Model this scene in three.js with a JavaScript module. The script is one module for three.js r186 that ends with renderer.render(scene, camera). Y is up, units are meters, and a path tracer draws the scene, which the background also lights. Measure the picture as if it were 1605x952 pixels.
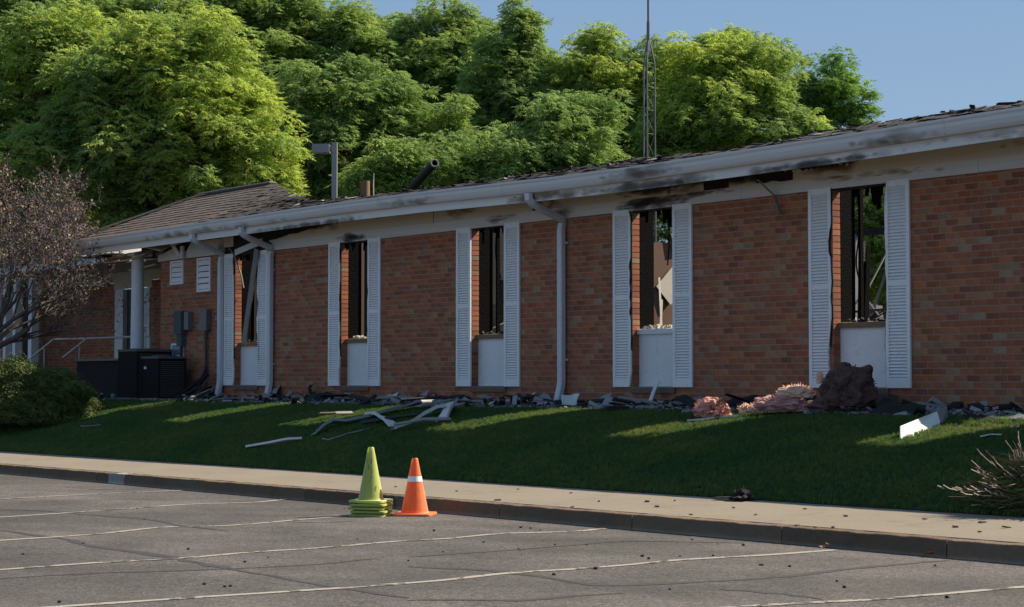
import * as THREE from 'three';
import { mergeGeometries } from 'three/addons/utils/BufferGeometryUtils.js';
import { ImprovedNoise } from 'three/addons/math/ImprovedNoise.js';

// ---------------------------------------------------------------- camera, sky, sun, exposure
const scene = new THREE.Scene();
const FOC = 2850, PITCH = Math.atan(121 / FOC), PHI = 38.048 * Math.PI / 180;
const EYE = new THREE.Vector3(0, 1.42, 0);
const FWD = new THREE.Vector3(-Math.cos(PHI) * Math.cos(PITCH), Math.sin(PITCH), -Math.sin(PHI) * Math.cos(PITCH));
const camera = new THREE.PerspectiveCamera(2 * Math.atan(476 / FOC) * 180 / Math.PI, 1605 / 952, 0.1, 2000);
camera.position.copy(EYE);
camera.lookAt(EYE.clone().add(FWD));
scene.add(camera);

const SUN_A = -0.36, SUN_B = 1.0;                       // sideways and outward travel of sunlight per metre of fall
const TO_SUN = new THREE.Vector3(-SUN_A, 1, -SUN_B).normalize();
const SKY_GAIN = 0.63, SUN_POWER = 5.0, EXPOSURE = 1.9;
function makeSky() {
  const W = 512, H = 256, d = new Float32Array(W * H * 4);
  const stops = [[0, .31, .43, .57], [6, .285, .41, .565], [9, .25, .378, .55], [12, .222, .352, .54], [20, .205, .33, .525], [40, .185, .305, .50], [90, .15, .26, .45]];
  for (let r = 0; r < H; r++) for (let c = 0; c < W; c++) {
    const el = ((r + .5) / H - .5) * 180, az = ((c + .5) / W - .5) * 2 * Math.PI;
    const e = Math.max(0, el);
    let k = 0; while (k < stops.length - 2 && e > stops[k + 1][0]) k++;
    const t = Math.min(1, Math.max(0, (e - stops[k][0]) / (stops[k + 1][0] - stops[k][0])));
    const er = el * Math.PI / 180, v = new THREE.Vector3(Math.cos(er) * Math.cos(az), Math.sin(er), Math.cos(er) * Math.sin(az));
    const cg = v.dot(TO_SUN), glow = 0.9 + 0.22 * cg * cg + 0.25 * Math.pow(Math.max(0, cg), 8);
    for (let i = 0; i < 3; i++) d[(r * W + c) * 4 + i] = (stops[k][i + 1] * (1 - t) + stops[k + 1][i + 1] * t) * glow * SKY_GAIN;
    d[(r * W + c) * 4 + 3] = 1;
  }
  const t = new THREE.DataTexture(d, W, H, THREE.RGBAFormat, THREE.FloatType);
  t.mapping = THREE.EquirectangularReflectionMapping; t.magFilter = THREE.LinearFilter; t.minFilter = THREE.LinearFilter; t.needsUpdate = true;
  return t;
}
scene.background = makeSky();
scene.environment = scene.background;
const sun = new THREE.DirectionalLight(new THREE.Color().setRGB(1, .885, .715), SUN_POWER);
sun.position.copy(TO_SUN).multiplyScalar(90).add(new THREE.Vector3(-25, 0, -20));
sun.target.position.set(-25, 0, -20);
sun.castShadow = true;
sun.shadow.mapSize.set(4096, 4096);
Object.assign(sun.shadow.camera, { left: -50, right: 50, top: 50, bottom: -50, near: 1, far: 250 });
sun.name = 'sun';
scene.add(sun, sun.target);
const renderer = new THREE.WebGLRenderer({ antialias: true });
renderer.setSize(1024, 607);
renderer.toneMapping = THREE.LinearToneMapping;
renderer.toneMappingExposure = EXPOSURE;
renderer.shadowMap.enabled = true;

// ---------------------------------------------------------------- helpers
const V = (x, y, z) => new THREE.Vector3(x, y, z);
function rngOf(s) { let a = s >>> 0; return () => { a = (a + 0x6d2b79f5) | 0; let t = Math.imul(a ^ (a >>> 15), 1 | a); t = (t + Math.imul(t ^ (t >>> 7), 61 | t)) ^ t; return ((t ^ (t >>> 14)) >>> 0) / 4294967296; }; }
const PN = new ImprovedNoise(), noise = (x, y = 0, z = 0) => PN.noise(x + 31.7, y + 11.3, z + 7.1);
const clamp = (x, a, b) => Math.min(b, Math.max(a, x)), lerp = (a, b, t) => a + (b - a) * t;
const smooth = (a, b, x) => { const t = clamp((x - a) / (b - a), 0, 1); return t * t * (3 - 2 * t); };
const lin = (r, g, b) => new THREE.Color().setRGB(r, g, b);
const interp = (pts, x) => { if (x <= pts[0][0]) return pts[0][1]; for (let i = 1; i < pts.length; i++) if (x <= pts[i][0]) { const [a, p] = pts[i - 1], [b, q] = pts[i]; return p + (q - p) * (x - a) / (b - a); } return pts[pts.length - 1][1]; };

const RIGHT = FWD.clone().cross(V(0, 1, 0)).normalize(), UP = RIGHT.clone().cross(FWD);
const sight = (px, py) => FWD.clone().addScaledVector(RIGHT, (px - 802.5) / FOC).addScaledVector(UP, -(py - 476) / FOC);
const atDepth = (px, py, Z) => EYE.clone().addScaledVector(sight(px, py), Z);
const atZ = (px, py, z) => { const r = sight(px, py); return EYE.clone().addScaledVector(r, (z - EYE.z) / r.z); };
function atGround(px, py, fn) {
  const r = sight(px, py);
  let t = 8, step = .05;
  for (; t < 90; t += step) { const p = EYE.clone().addScaledVector(r, t); if (p.y < fn(p.x, p.z)) break; }
  let lo = t - step, hi = t;
  for (let i = 0; i < 20; i++) { const m = (lo + hi) / 2, p = EYE.clone().addScaledVector(r, m); if (p.y < fn(p.x, p.z)) hi = m; else lo = m; }
  const p = EYE.clone().addScaledVector(r, lo); p.y = fn(p.x, p.z); return p;
}

const used = new Map();
function numbered(n) { const k = used.get(n) || 0; used.set(n, k + 1); return k ? n + '_' + String(k).padStart(3, '0') : n; }
const sh = (m) => { m.castShadow = true; m.receiveShadow = true; return m; };
function tag(o, label, category, group) { o.userData.label = label; o.userData.category = category; if (group) o.userData.group = group; return o; }
function thing(name, label, category, pos = V(0, 0, 0), group) { const g = new THREE.Group(); g.name = numbered(name); g.position.copy(pos); scene.add(g); return tag(g, label, category, group); }
function part(name, geo, mat, parent) { const m = sh(new THREE.Mesh(Array.isArray(geo) ? merge(geo) : geo, mat)); m.name = parent === scene ? numbered(name) : name; parent.add(m); return m; }
function struct(name, geo, mat, parent = scene) { const m = part(name, geo, mat, parent); if (parent === scene) m.userData.kind = 'structure'; return m; }
function merge(list) {
  list = list.map((g) => { g = g.index ? g.toNonIndexed() : g; for (const k of Object.keys(g.attributes)) if (!['position', 'normal', 'uv'].includes(k)) g.deleteAttribute(k); if (!g.attributes.uv) g.setAttribute('uv', new THREE.Float32BufferAttribute(new Float32Array(g.attributes.position.count * 2), 2)); return g; });
  return mergeGeometries(list);
}
function box(w, h, d, x = 0, y = 0, z = 0, rx = 0, ry = 0, rz = 0) {
  const g = new THREE.BoxGeometry(w, h, d), uv = g.attributes.uv, dims = [[d, h], [d, h], [w, d], [w, d], [w, h], [w, h]];
  for (let i = 0; i < 24; i++) { const [a, b] = dims[i >> 2]; uv.setXY(i, uv.getX(i) * a + x, uv.getY(i) * b + y); }
  if (rx || ry || rz) g.applyMatrix4(new THREE.Matrix4().makeRotationFromEuler(new THREE.Euler(rx, ry, rz)));
  g.translate(x, y, z); return g;
}
const span = (x0, x1, y0, y1, z0, z1) => box(x1 - x0, y1 - y0, z1 - z0, (x0 + x1) / 2, (y0 + y1) / 2, (z0 + z1) / 2);
// a bar of rectangular section between two points
function bar(p, q, w, h, roll = 0) {
  const L = p.distanceTo(q), g = box(L, h, w, 0, 0, 0), x = q.clone().sub(p).normalize();
  let z = x.clone().cross(Math.abs(x.y) > .95 ? V(1, 0, 0) : V(0, 1, 0)).normalize(), y = z.clone().cross(x);
  const m = new THREE.Matrix4().makeBasis(x, y, z).multiply(new THREE.Matrix4().makeRotationX(roll));
  g.applyMatrix4(m); const c = p.clone().add(q).multiplyScalar(.5); g.translate(c.x, c.y, c.z); return g;
}
function tube(pts, r, n = 6, seg = 0) { const c = new THREE.CatmullRomCurve3(pts, false, 'centripetal'); return new THREE.TubeGeometry(c, seg || pts.length * 4, r, n, false); }
function taper(p, q, r0, r1, n = 6) { const L = p.distanceTo(q), g = new THREE.CylinderGeometry(r1, r0, L, n, 1, true); g.translate(0, L / 2, 0); g.applyQuaternion(new THREE.Quaternion().setFromUnitVectors(V(0, 1, 0), q.clone().sub(p).normalize())); g.translate(p.x, p.y, p.z); return g; }
// a section (list of [y, z], closed) drawn along x
function sweep(sec, xs, oy = () => 0, oz = () => 0, close = true) {
  const pos = [], uv = [], idx = [], n = sec.length; let len = [0];
  for (let i = 1; i <= n; i++) len.push(len[i - 1] + Math.hypot(sec[i % n][0] - sec[i - 1][0], sec[i % n][1] - sec[i - 1][1]));
  const quad = (a, b, c, d, ua, ub, uc, ud) => { for (const [p, u] of [[a, ua], [b, ub], [c, uc], [a, ua], [c, uc], [d, ud]]) { pos.push(...p); uv.push(...u); } };
  const P = (x, k) => [x, sec[k % n][0] + oy(x), sec[k % n][1] + oz(x)];
  for (let i = 0; i + 1 < xs.length; i++) for (let k = 0; k < (close ? n : n - 1); k++)
    quad(P(xs[i], k), P(xs[i + 1], k), P(xs[i + 1], k + 1), P(xs[i], k + 1), [xs[i], len[k]], [xs[i + 1], len[k]], [xs[i + 1], len[k + 1]], [xs[i], len[k + 1]]);
  if (close) { const tri = THREE.ShapeUtils.triangulateShape(sec.map((s) => new THREE.Vector2(s[0], s[1])), []); for (const x of [xs[0], xs[xs.length - 1]]) for (const t of tri) for (const k of t) { pos.push(...P(x, k)); uv.push(sec[k][1], sec[k][0]); } }
  const g = new THREE.BufferGeometry(); g.setAttribute('position', new THREE.Float32BufferAttribute(pos, 3)); g.setAttribute('uv', new THREE.Float32BufferAttribute(uv, 2)); g.computeVertexNormals(); return g;
}
// a sheet over a grid of (u, v) with a thickness downwards left out; uv in metres of x, z
function sheet(x0, x1, z0, z1, nx, nz, fn, colorFn) {
  const g = new THREE.PlaneGeometry(1, 1, nx, nz), p = g.attributes.position, uv = g.attributes.uv, col = colorFn ? new Float32Array(p.count * 3) : null;
  for (let i = 0; i < p.count; i++) { const x = lerp(x0, x1, p.getX(i) + .5), z = lerp(z1, z0, p.getY(i) + .5); p.setXYZ(i, x, fn(x, z), z); uv.setXY(i, x, z); if (col) { const c = colorFn(x, z); col.set(c, i * 3); } }
  if (col) g.setAttribute('color', new THREE.BufferAttribute(col, 3));
  g.computeVertexNormals(); return g;
}
function instanced(name, geo, mat, mats, cols, parent, stuff = true) {
  const m = sh(new THREE.InstancedMesh(geo, mat, mats.length));
  mats.forEach((x, i) => { m.setMatrixAt(i, x); if (cols) m.setColorAt(i, cols[i]); });
  m.name = parent === scene ? numbered(name) : name; if (stuff) m.userData.kind = 'stuff'; parent.add(m); return m;
}
const M4 = (x, y, z, rx = 0, ry = 0, rz = 0, sx = 1, sy = sx, sz = sx) => new THREE.Matrix4().compose(V(x, y, z), new THREE.Quaternion().setFromEuler(new THREE.Euler(rx, ry, rz)), V(sx, sy, sz));

// ---------------------------------------------------------------- textures
function hash(i, j, s) { let h = Math.imul(i, 374761393) + Math.imul(j, 668265263) + Math.imul(s, 362437); h = Math.imul(h ^ (h >>> 13), 1274126177); return ((h ^ (h >>> 16)) >>> 0) / 4294967296; }
function pnoise(x, y, per, s) { const i = Math.floor(x), j = Math.floor(y), f = x - i, g = y - j, u = f * f * (3 - 2 * f), v = g * g * (3 - 2 * g), m = (a) => ((a % per) + per) % per; const a = hash(m(i), m(j), s), b = hash(m(i + 1), m(j), s), c = hash(m(i), m(j + 1), s), d = hash(m(i + 1), m(j + 1), s); return a + (b - a) * u + (c - a) * v + (a - b - c + d) * u * v; }
function pfbm(u, v, per, oct, s) { let t = 0, a = .5, w = 0; for (let o = 0; o < oct; o++) { t += a * pnoise(u * per, v * per, per, s + o); w += a; a *= .5; per *= 2; } return t / w; }
function worley(u, v, per, s) { const x = u * per, y = v * per, i = Math.floor(x), j = Math.floor(y); let d1 = 9, d2 = 9; for (let a = -1; a <= 1; a++) for (let b = -1; b <= 1; b++) { const m = (k) => ((k % per) + per) % per, cx = i + a + hash(m(i + a), m(j + b), s), cy = j + b + hash(m(i + a), m(j + b), s + 7), d = Math.hypot(cx - x, cy - y); if (d < d1) { d2 = d1; d1 = d; } else if (d < d2) d2 = d; } return [d1, d2]; }
function tex(n, metres, fn, srgb = true) {
  const d = new Uint8Array(n * n * 4), enc = (c) => srgb ? (c <= .0031308 ? 12.92 * c : 1.055 * Math.pow(c, 1 / 2.4) - .055) : c;
  for (let y = 0; y < n; y++) for (let x = 0; x < n; x++) { const c = fn((x + .5) / n, (y + .5) / n), o = (y * n + x) * 4; for (let k = 0; k < 3; k++) d[o + k] = clamp(Math.round(255 * enc(clamp(Array.isArray(c) ? c[k] : c, 0, 1))), 0, 255); d[o + 3] = 255; }
  const t = new THREE.DataTexture(d, n, n, THREE.RGBAFormat); t.wrapS = t.wrapT = THREE.RepeatWrapping; t.magFilter = THREE.LinearFilter; t.minFilter = THREE.LinearMipmapLinearFilter; t.generateMipmaps = true; if (srgb) t.colorSpace = THREE.SRGBColorSpace; t.repeat.set(1 / metres, 1 / metres); t.needsUpdate = true; return t;
}
const std = (color, rough = .9, o = {}) => new THREE[o.specularIntensity === undefined ? 'MeshStandardMaterial' : 'MeshPhysicalMaterial']({ color, roughness: rough, side: THREE.DoubleSide, ...o });

const tAsphalt = tex(1024, 2.6, (u, v) => { const f = pfbm(u, v, 6, 4, 3), s = hash(Math.floor(u * 340), Math.floor(v * 340), 5), p = pfbm(u, v, 70, 3, 8), [w1] = worley(u, v, 120, 14), pick = hash(Math.floor(u * 120), Math.floor(v * 120), 15); let c = .118 * (.22 + .75 * f + .95 * p); if (s > .86) c *= 1.25; if (w1 < .30 && pick > .55) c += .15; if (pick < .10 && w1 < .5) c *= .45; return [c * .425, c * .371, c * .333]; });
const tWorn = tex(1024, 3.3, (u, v) => { const f = pfbm(u, v, 14, 4, 33) * .6 + pfbm(u, v, 60, 3, 35) * .4, k = smooth(.40, .47, f); return [lerp(.068, .29, k), lerp(.057, .262, k), lerp(.05, .226, k)]; });
const tAsphaltB = tex(512, 1.3, (u, v) => pfbm(u, v, 64, 3, 12), false);
const tConcrete = tex(1024, 3.1, (u, v) => { const f = pfbm(u, v, 5, 5, 21), p = pfbm(u, v, 160, 2, 23), st = pfbm(u, v, 11, 3, 27); let c = .80 + .16 * f + .14 * (p - .5); if (st > .66) c *= 1 - (st - .66) * .8; return [c, c * .985, c * .96]; });
const tRough = tex(512, 1.0, (u, v) => pfbm(u, v, 24, 4, 31), false);
const tPaint = tex(1024, 2.2, (u, v) => { const f = pfbm(u, v, 6, 5, 41), st = pfbm(u * 1, v * .25, 24, 3, 43), sp = pfbm(u, v, 70, 2, 47); let c = .86 + .10 * f + .06 * st; if (sp > .74) c *= .86; return [c, c * .99, c * .97]; });
const tWood = tex(512, .9, (u, v) => { const g = pfbm(u * .25, v, 40, 3, 51), f = pfbm(u, v, 6, 3, 53); const c = .62 + .3 * g + .2 * f; return [c, c * .97, c * .92]; });
const tChar = tex(512, .5, (u, v) => { const [a, b] = worley(u, v, 17, 61), e = b - a, f = pfbm(u, v, 20, 3, 63); const c = e < .12 ? .16 : .42 + .5 * f; return c; });
const tCharB = tex(512, .5, (u, v) => { const [a, b] = worley(u, v, 17, 61); return smooth(0, .45, b - a) * .8 + .2 * pfbm(u, v, 40, 2, 66); }, false);
const tGrit = tex(512, .6, (u, v) => { const s = hash(Math.floor(u * 256), Math.floor(v * 256), 71), f = pfbm(u, v, 8, 4, 73); const c = .55 + .35 * f + .22 * (s - .5); return c; });
const tBrick = tex(512, .55, (u, v) => { const f = pfbm(u, v, 10, 4, 81), s = pfbm(u, v, 60, 2, 83); const c = .68 + .36 * f + .25 * (s - .5); return [c, c * .98, c * .96]; });
const tFoam = tex(512, .4, (u, v) => { const f = pfbm(u, v, 12, 5, 91); const c = .55 + .6 * (f - .2); return [c, c * .96, c * .94]; });
// the print and stains of the eave boards, drawn along the length of the eave (u = 0 at x = -40, 1 at x = -8)
function stainStrip(h, base, blots) {
  const w = 2048, cv = document.createElement('canvas'); cv.width = w; cv.height = h; const g = cv.getContext('2d'), r = rngOf(h + 17);
  g.fillStyle = base; g.fillRect(0, 0, w, h);
  for (let i = 0; i < 900; i++) { g.fillStyle = `rgba(${r() < .5 ? '60,50,35' : '240,235,220'},${.02 + r() * .05})`; g.fillRect(r() * w, r() * h, 10 + r() * 120, 1 + r() * 2); }
  for (const [x0, x1, v0, v1, col, dens] of blots) {
    const a = (x0 + 40) / 32 * w, b = (x1 + 40) / 32 * w, n = Math.round((b - a) * dens);
    for (let i = 0; i < n * .5; i++) { const x = a + (b - a) * (.5 + (r() + r() - 1) * .5), y = h * (1 - lerp(v0, v1, .5 + (r() + r() - 1) * .5)), q = 3 + r() * r() * 16, al = .10 + r() * .32; g.save(); g.translate(x, y); g.scale(1, h / 128 * (1.2 + r() * 2.2)); const gr = g.createRadialGradient(0, 0, 0, 0, 0, q); gr.addColorStop(0, `rgba(${col},${al})`); gr.addColorStop(.6, `rgba(${col},${al * .6})`); gr.addColorStop(1, `rgba(${col},0)`); g.fillStyle = gr; g.fillRect(-q, -q, 2 * q, 2 * q); g.restore(); }
  }
  const t = new THREE.CanvasTexture(cv); t.colorSpace = THREE.SRGBColorSpace; t.wrapS = t.wrapT = THREE.ClampToEdgeWrapping; t.magFilter = THREE.LinearFilter; return t;
}

const M = {
  asphalt: std(lin(1, 1, 1), .95, { map: tAsphalt, bumpMap: tAsphaltB, bumpScale: .006, vertexColors: true }),
  line: std(lin(.9, .9, .9), .9, { map: tWorn }),
  tar: std(lin(.042, .037, .035), .85, { map: tGrit }),
  walk: std(lin(.232, .202, .165), .95, { specularIntensity: .1, map: tConcrete, bumpMap: tRough, bumpScale: .002 }),
  soil: std(lin(.016, .022, .009), 1, { map: tGrit }),
  bed: std(lin(.05, .043, .036), 1, { map: tGrit, bumpMap: tRough, bumpScale: .02 }),
  mortar: std(lin(.42, .30, .215), 1, { map: tGrit }),
  white: std(lin(.66, .67, .68), .6, { map: tPaint }),
  shutter: std(lin(.80, .80, .81), .5, { map: tPaint }),
  gutter: std(lin(.60, .60, .60), .42, { map: tPaint }),
  spout: std(lin(.56, .58, .62), .42, { map: tPaint }),
  cream: std(lin(.55, .50, .38), .8, { map: tPaint }),
  panel: std(lin(.72, .73, .75), .45, { map: tPaint }),
  wood: std(lin(.22, .155, .10), .9, { map: tWood }),
  paleWood: std(lin(.42, .33, .23), .9, { map: tWood }),
  greyWood: std(lin(.25, .235, .225), .9, { map: tWood }),
  char: std(lin(.024, .0215, .0205), .75, { map: tChar, bumpMap: tCharB, bumpScale: .012 }),
  jamb: std(lin(.008, .0072, .0068), .95, { specularIntensity: .12, map: tChar, bumpMap: tCharB, bumpScale: .009 }),
  railPaint: std(lin(.52, .52, .52), .5, { map: tPaint }),
  soot: std(lin(.022, .019, .017), 1, { map: tGrit }),
  burntWall: std(lin(.11, .075, .058), 1, { map: tConcrete }),
  dry: std(lin(.55, .50, .43), .95, { map: tConcrete }),
  shingleBrown: std(lin(1, 1, 1), .95, { map: tGrit }),
  deck: std(lin(.03, .026, .024), 1, { map: tGrit }),
  steel: std(lin(.22, .22, .22), .55, { metalness: .5, map: tGrit }),
  dark: std(lin(.05, .05, .055), .6, { map: tGrit }),
  rust: std(lin(.30, .155, .085), .9, { map: tGrit }),
  duct: std(lin(.022, .02, .02), .7, { map: tGrit }),
  bark: std(lin(.10, .082, .068), 1, { map: tWood, bumpMap: tRough, bumpScale: .01 }),
  sheetMetal: std(lin(.60, .61, .62), .5, { map: tPaint }),
  greyMetal: std(lin(.24, .245, .255), .55, { map: tPaint }),
};

// ---------------------------------------------------------------- the ground
const ZK = -11.47, ZB = -13.38, ZW = -18.4, KERB = .14;
const gy = (x) => clamp(.005 * (x + 17), -.35, .2);
const lotY = (x) => gy(x);
const walkY = (x, z) => gy(x) + KERB + .025 * (ZK - z);
function lawnY(x, z) {
  const b = walkY(x, ZB) + .012;
  if (z > ZB) return b;
  const t = (ZB - z) / (ZB + 17.1);
  if (t < 1) return b + (.97 - b) * (1.48 * t - .48 * t * t) + .012 * noise(x * .8, z * .8) * Math.min(1, t * 4) * Math.min(1, (1 - t) * 4);
  return Math.min(1.04, .97 + .054 * (-17.1 - z));
}
{
  const lot = struct('parking_lot', sheet(-110, 70, ZK + .02, 90, 520, 300, (x, z) => lotY(x), (x, z) => { const st = smooth(.22, .5, noise(x * .8, z * 1.1, 15) + .35 * noise(x * 3, z * 3, 2)); const c = (1 - .3 * st) * (1 + .56 * noise(x * .35, z * .5) + .36 * noise(x * 1.3, z * 1.7, 4) + .10 * noise(x * 3.3, z * 3.1, 8)); return [c, c * .995, c * .985]; }), M.asphalt);
  const strip = (pts, w, lift, jag, seed) => {
    const r = rngOf(seed), P = pts.map(([x, y]) => atGround(x, y, lotY)), c = new THREE.CatmullRomCurve3(P, false, 'centripetal'), n = Math.max(8, Math.round(c.getLength() / .22)), pos = [], uv = [];
    let prev = null;
    for (let i = 0; i <= n; i++) { const p = c.getPoint(i / n), t = c.getTangent(i / n), s = V(-t.z, 0, t.x).normalize(), hw = w / 2 * (1 + jag * (r() - .5)) * (jag > .5 ? Math.min(1, Math.min(i, n - i) / 3 + .25) : 1), off = jag > .5 ? (r() - .5) * w * .5 : (r() - .5) * .006; const a = p.clone().addScaledVector(s, off + hw), b = p.clone().addScaledVector(s, off - hw); a.y = lotY(a.x) + lift; b.y = lotY(b.x) + lift; if (prev) for (const q of [prev[0], prev[1], b, prev[0], b, a]) { pos.push(q.x, q.y, q.z); uv.push(q.x, q.z); } prev = [a, b]; }
    const g = new THREE.BufferGeometry(); g.setAttribute('position', new THREE.Float32BufferAttribute(pos, 3)); g.setAttribute('uv', new THREE.Float32BufferAttribute(uv, 2)); g.computeVertexNormals(); return g;
  };
  const lines = [[[0, 783], [130, 776], [290, 769]], [[-60, 815], [0, 811.5], [115, 804], [200, 798], [300, 791], [400, 788], [450, 783]], [[-60, 852], [0, 848], [150, 838], [260, 827], [350, 825], [500, 813], [662, 803]],
    [[-80, 899], [0, 894], [150, 883], [270, 877], [400, 866], [500, 860], [600, 851], [700, 845], [790, 837], [900, 834], [947, 829]], [[-40, 961], [93, 952], [300, 938], [500, 925], [600, 918], [700, 910], [800, 899], [900, 893], [1000, 885], [1060, 879], [1200, 871], [1310, 863]], [[1000, 966], [1180, 951], [1380, 940], [1500, 930], [1605, 921], [1800, 906]]];
  lines.forEach((l, i) => part('parking_line', strip(l, .085, .004, .3, 50 + i), M.line, lot));
  const cracks = [[[0, 832], [106, 847], [134, 855], [249, 871], [311, 883], [374, 894], [500, 917], [640, 938]], [[0, 908], [110, 901], [218, 897], [374, 892], [500, 885], [590, 876]], [[0, 799], [78, 802], [131, 807], [234, 815], [280, 824], [358, 833]], [[640, 874], [700, 870], [812, 862], [899, 855], [980, 849], [1074, 850], [1167, 852]],
    [[640, 889], [700, 892], [772, 895], [803, 899], [871, 908], [934, 918], [1012, 917], [1105, 912], [1200, 907], [1242, 904], [1319, 893], [1426, 884], [1487, 879]], [[640, 942], [700, 941], [809, 942], [899, 935], [980, 930]], [[1130, 924], [1210, 930], [1290, 940]], [[100, 764], [170, 768], [260, 766]], [[440, 818], [500, 820], [560, 817]]];
  cracks.forEach((l, i) => part('sealed_crack', strip(l, [.085, .06, .07, .055, .085, .07, .09, .04, .04][i], .0025, 1.1, 80 + i), M.tar, lot));

  // kerb: cast blocks with open joints
  const kerb = new THREE.Group(); kerb.name = 'kerb'; kerb.userData.kind = 'structure'; scene.add(kerb);
  const sec = [[-.12, ZK], [KERB - .014, ZK - .010], [KERB - .004, ZK - .014], [KERB, ZK - .024], [KERB, ZK - .17], [-.12, ZK - .17]];
  const r = rngOf(5);
  const kerbMats = [.105, .12, .095, .13].map((k) => std(lin(k * 1.35, k * 1.0, k * .72), .95, { specularIntensity: .1, map: tConcrete, bumpMap: tRough, bumpScale: .012 })), pale = std(lin(.27, .26, .245), .95, { map: tConcrete });
  for (let x = -62; x < 8;) {
    const isPale = Math.abs(x + 24.0) < .01, L = isPale ? .5 : x < -24 && x + 2.6 > -24 ? -24 - x : 1.7 + r() * .9;
    const xs = []; for (let k = 0; k <= 24; k++) xs.push(x + (L - .012) * k / 24);
    part('kerb_block', sweep(sec.map(([y, z]) => [y, z + (r() - .5) * .004]), xs, (q) => gy(q) + .006 * noise(q * 2.1, 3) + .007 * noise(q * 11, 5), (q) => .006 * noise(q * 3, 9) + .010 * noise(q * 9, 2)), isPale ? pale : kerbMats[Math.floor(r() * 4)], kerb);
    x += L;
  }
  const xs = []; for (let x = -110; x <= 40; x += 1) xs.push(x);
  struct('sidewalk', mergeGeometries([sheet(-110, 40, ZB - .1, ZK - .172, 150, 12, (x, z) => walkY(x, z)), sheet(-110, 40, ZK - .173, ZK - .172, 150, 1, (x, z) => walkY(x, z) - (z < ZK - .1725 ? .12 : 0))]), M.walk);
  const lawnCol = M.soil;
  struct('lawn', mergeGeometries([sheet(-110, 40, -18.6, ZB, 220, 60, lawnY), sheet(-110, 40, ZB, ZB + .001, 220, 1, (x, z) => lawnY(x, ZB) - (z > ZB + .0005 ? .12 : 0)), sheet(-400, 300, -600, -18.6, 40, 40, () => 1.035), sheet(-400, -110, -18.6, 200, 4, 8, () => .9), sheet(40, 300, -18.6, 200, 4, 8, () => .9)]), lawnCol);
}
{ // grass
  const r = rngOf(77), blades = [];
  const pos = [], nor = [];
  for (let i = 0; i < 9; i++) {
    const a = r() * 6.28, x = Math.cos(a) * r() * .035, z = Math.sin(a) * r() * .035, h = .028 + r() * .026, b = r() * 6.28, w = .0026, lx = Math.cos(b) * h * .5, lz = Math.sin(b) * h * .5, c = b + 1.57, wx = Math.cos(c) * w, wz = Math.sin(c) * w;
    const m = [x + lx * .3, h * .6, z + lz * .3];
    pos.push(x - wx, 0, z - wz, x + wx, 0, z + wz, m[0] + wx * .8, m[1], m[2] + wz * .8, x - wx, 0, z - wz, m[0] + wx * .8, m[1], m[2] + wz * .8, m[0] - wx * .8, m[1], m[2] - wz * .8, m[0] - wx * .8, m[1], m[2] - wz * .8, m[0] + wx * .8, m[1], m[2] + wz * .8, x + lx, h, z + lz);
  }
  const g = new THREE.BufferGeometry(); g.setAttribute('position', new THREE.Float32BufferAttribute(pos, 3)); g.computeVertexNormals();
  const mats = [], cols = [];
  for (let i = 0; i < 190000; i++) {
    const x = -46 + r() * 41, z = ZB + .03 - Math.pow(r(), 1) * 4.25; if (z < -17.35 + .25 * noise(x * 1.3, 2)) continue; const bare = smooth(.18, .5, noise(x * .9, z * 1.2, 9) + .3 * noise(x * 4, z * 4, 3)) * smooth(-14.5, -16.6, z); if (r() < bare * .75) continue;
    const s = (.8 + r() * .5) * (r() < .01 ? 1.6 : 1), n = noise(x * .7, z * .9) + .6 * noise(x * 3, z * 3, 5);
    mats.push(M4(x, lawnY(x, z) - .004, z, (r() - .5) * .3, r() * 6.28, (r() - .5) * .3, s));
    const dry = clamp(.35 + n * .6, 0, 1) * (r() < .5 ? 1 : .4), k = .88 + r() * .5; cols.push(lin(k * lerp(.058, .185, dry), k * lerp(.125, .195, dry), k * lerp(.032, .046, dry)));
  }
  tag(instanced('grass', g, new THREE.MeshPhysicalMaterial({ color: 0xffffff, roughness: .9, transmission: .5, thickness: 0, side: THREE.DoubleSide, specularIntensity: .2 }), mats, cols, scene), 'short green grass covering the sloping lawn', 'grass');
}
{ // gravel and mulch bed along the wall
  struct('gravel_bed', sheet(-44, -4, -18.42, -17.45, 200, 10, (x, z) => lawnY(x, z) + .012 + .012 * noise(x * 3, z * 3)), M.bed);
  const r = rngOf(91), g = new THREE.IcosahedronGeometry(.022, 0), mats = [], cols = [];
  for (let i = 0; i < 26000; i++) { const x = -44 + r() * 38, z = -17.3 - r() * 1.1 + .1 * noise(x * 1.3, 2); mats.push(M4(x, lawnY(x, z) + .018 + r() * .012, z, r() * 6, r() * 6, r() * 6, .4 + r() * 1.1, .4 + r() * .6, .4 + r())); const k = .04 + r() * r() * .32; cols.push(lin(k, k * .95, k * .9)); }
  tag(instanced('gravel', g, std(lin(1, 1, 1), .9), mats, cols, scene), 'grey gravel and grit strewn along the foot of the brick wall', 'gravel');
}

// ---------------------------------------------------------------- the building
const B = thing('brick_building', 'long fire damaged one storey brick building with white shutters and a collapsed roof', 'building', V(0, 0, 0));
const WIN = [-32.22, -28.22, -24.15, -20.09, -16.06, -12.02].map((c) => [c - .46, c + .46]);
const Y0 = .98, YT = 4.02, YS = 1.33, X_L = -35.97, X_R = -6.0, ZP = -20.7;     // wall foot, wall top, foot of openings, ends, porch wall
const cutters = WIN;
const inOpening = (x0, x1, y) => y > YS && y < YT && cutters.some(([a, b]) => x1 > a + .001 && x0 < b - .001);
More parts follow.
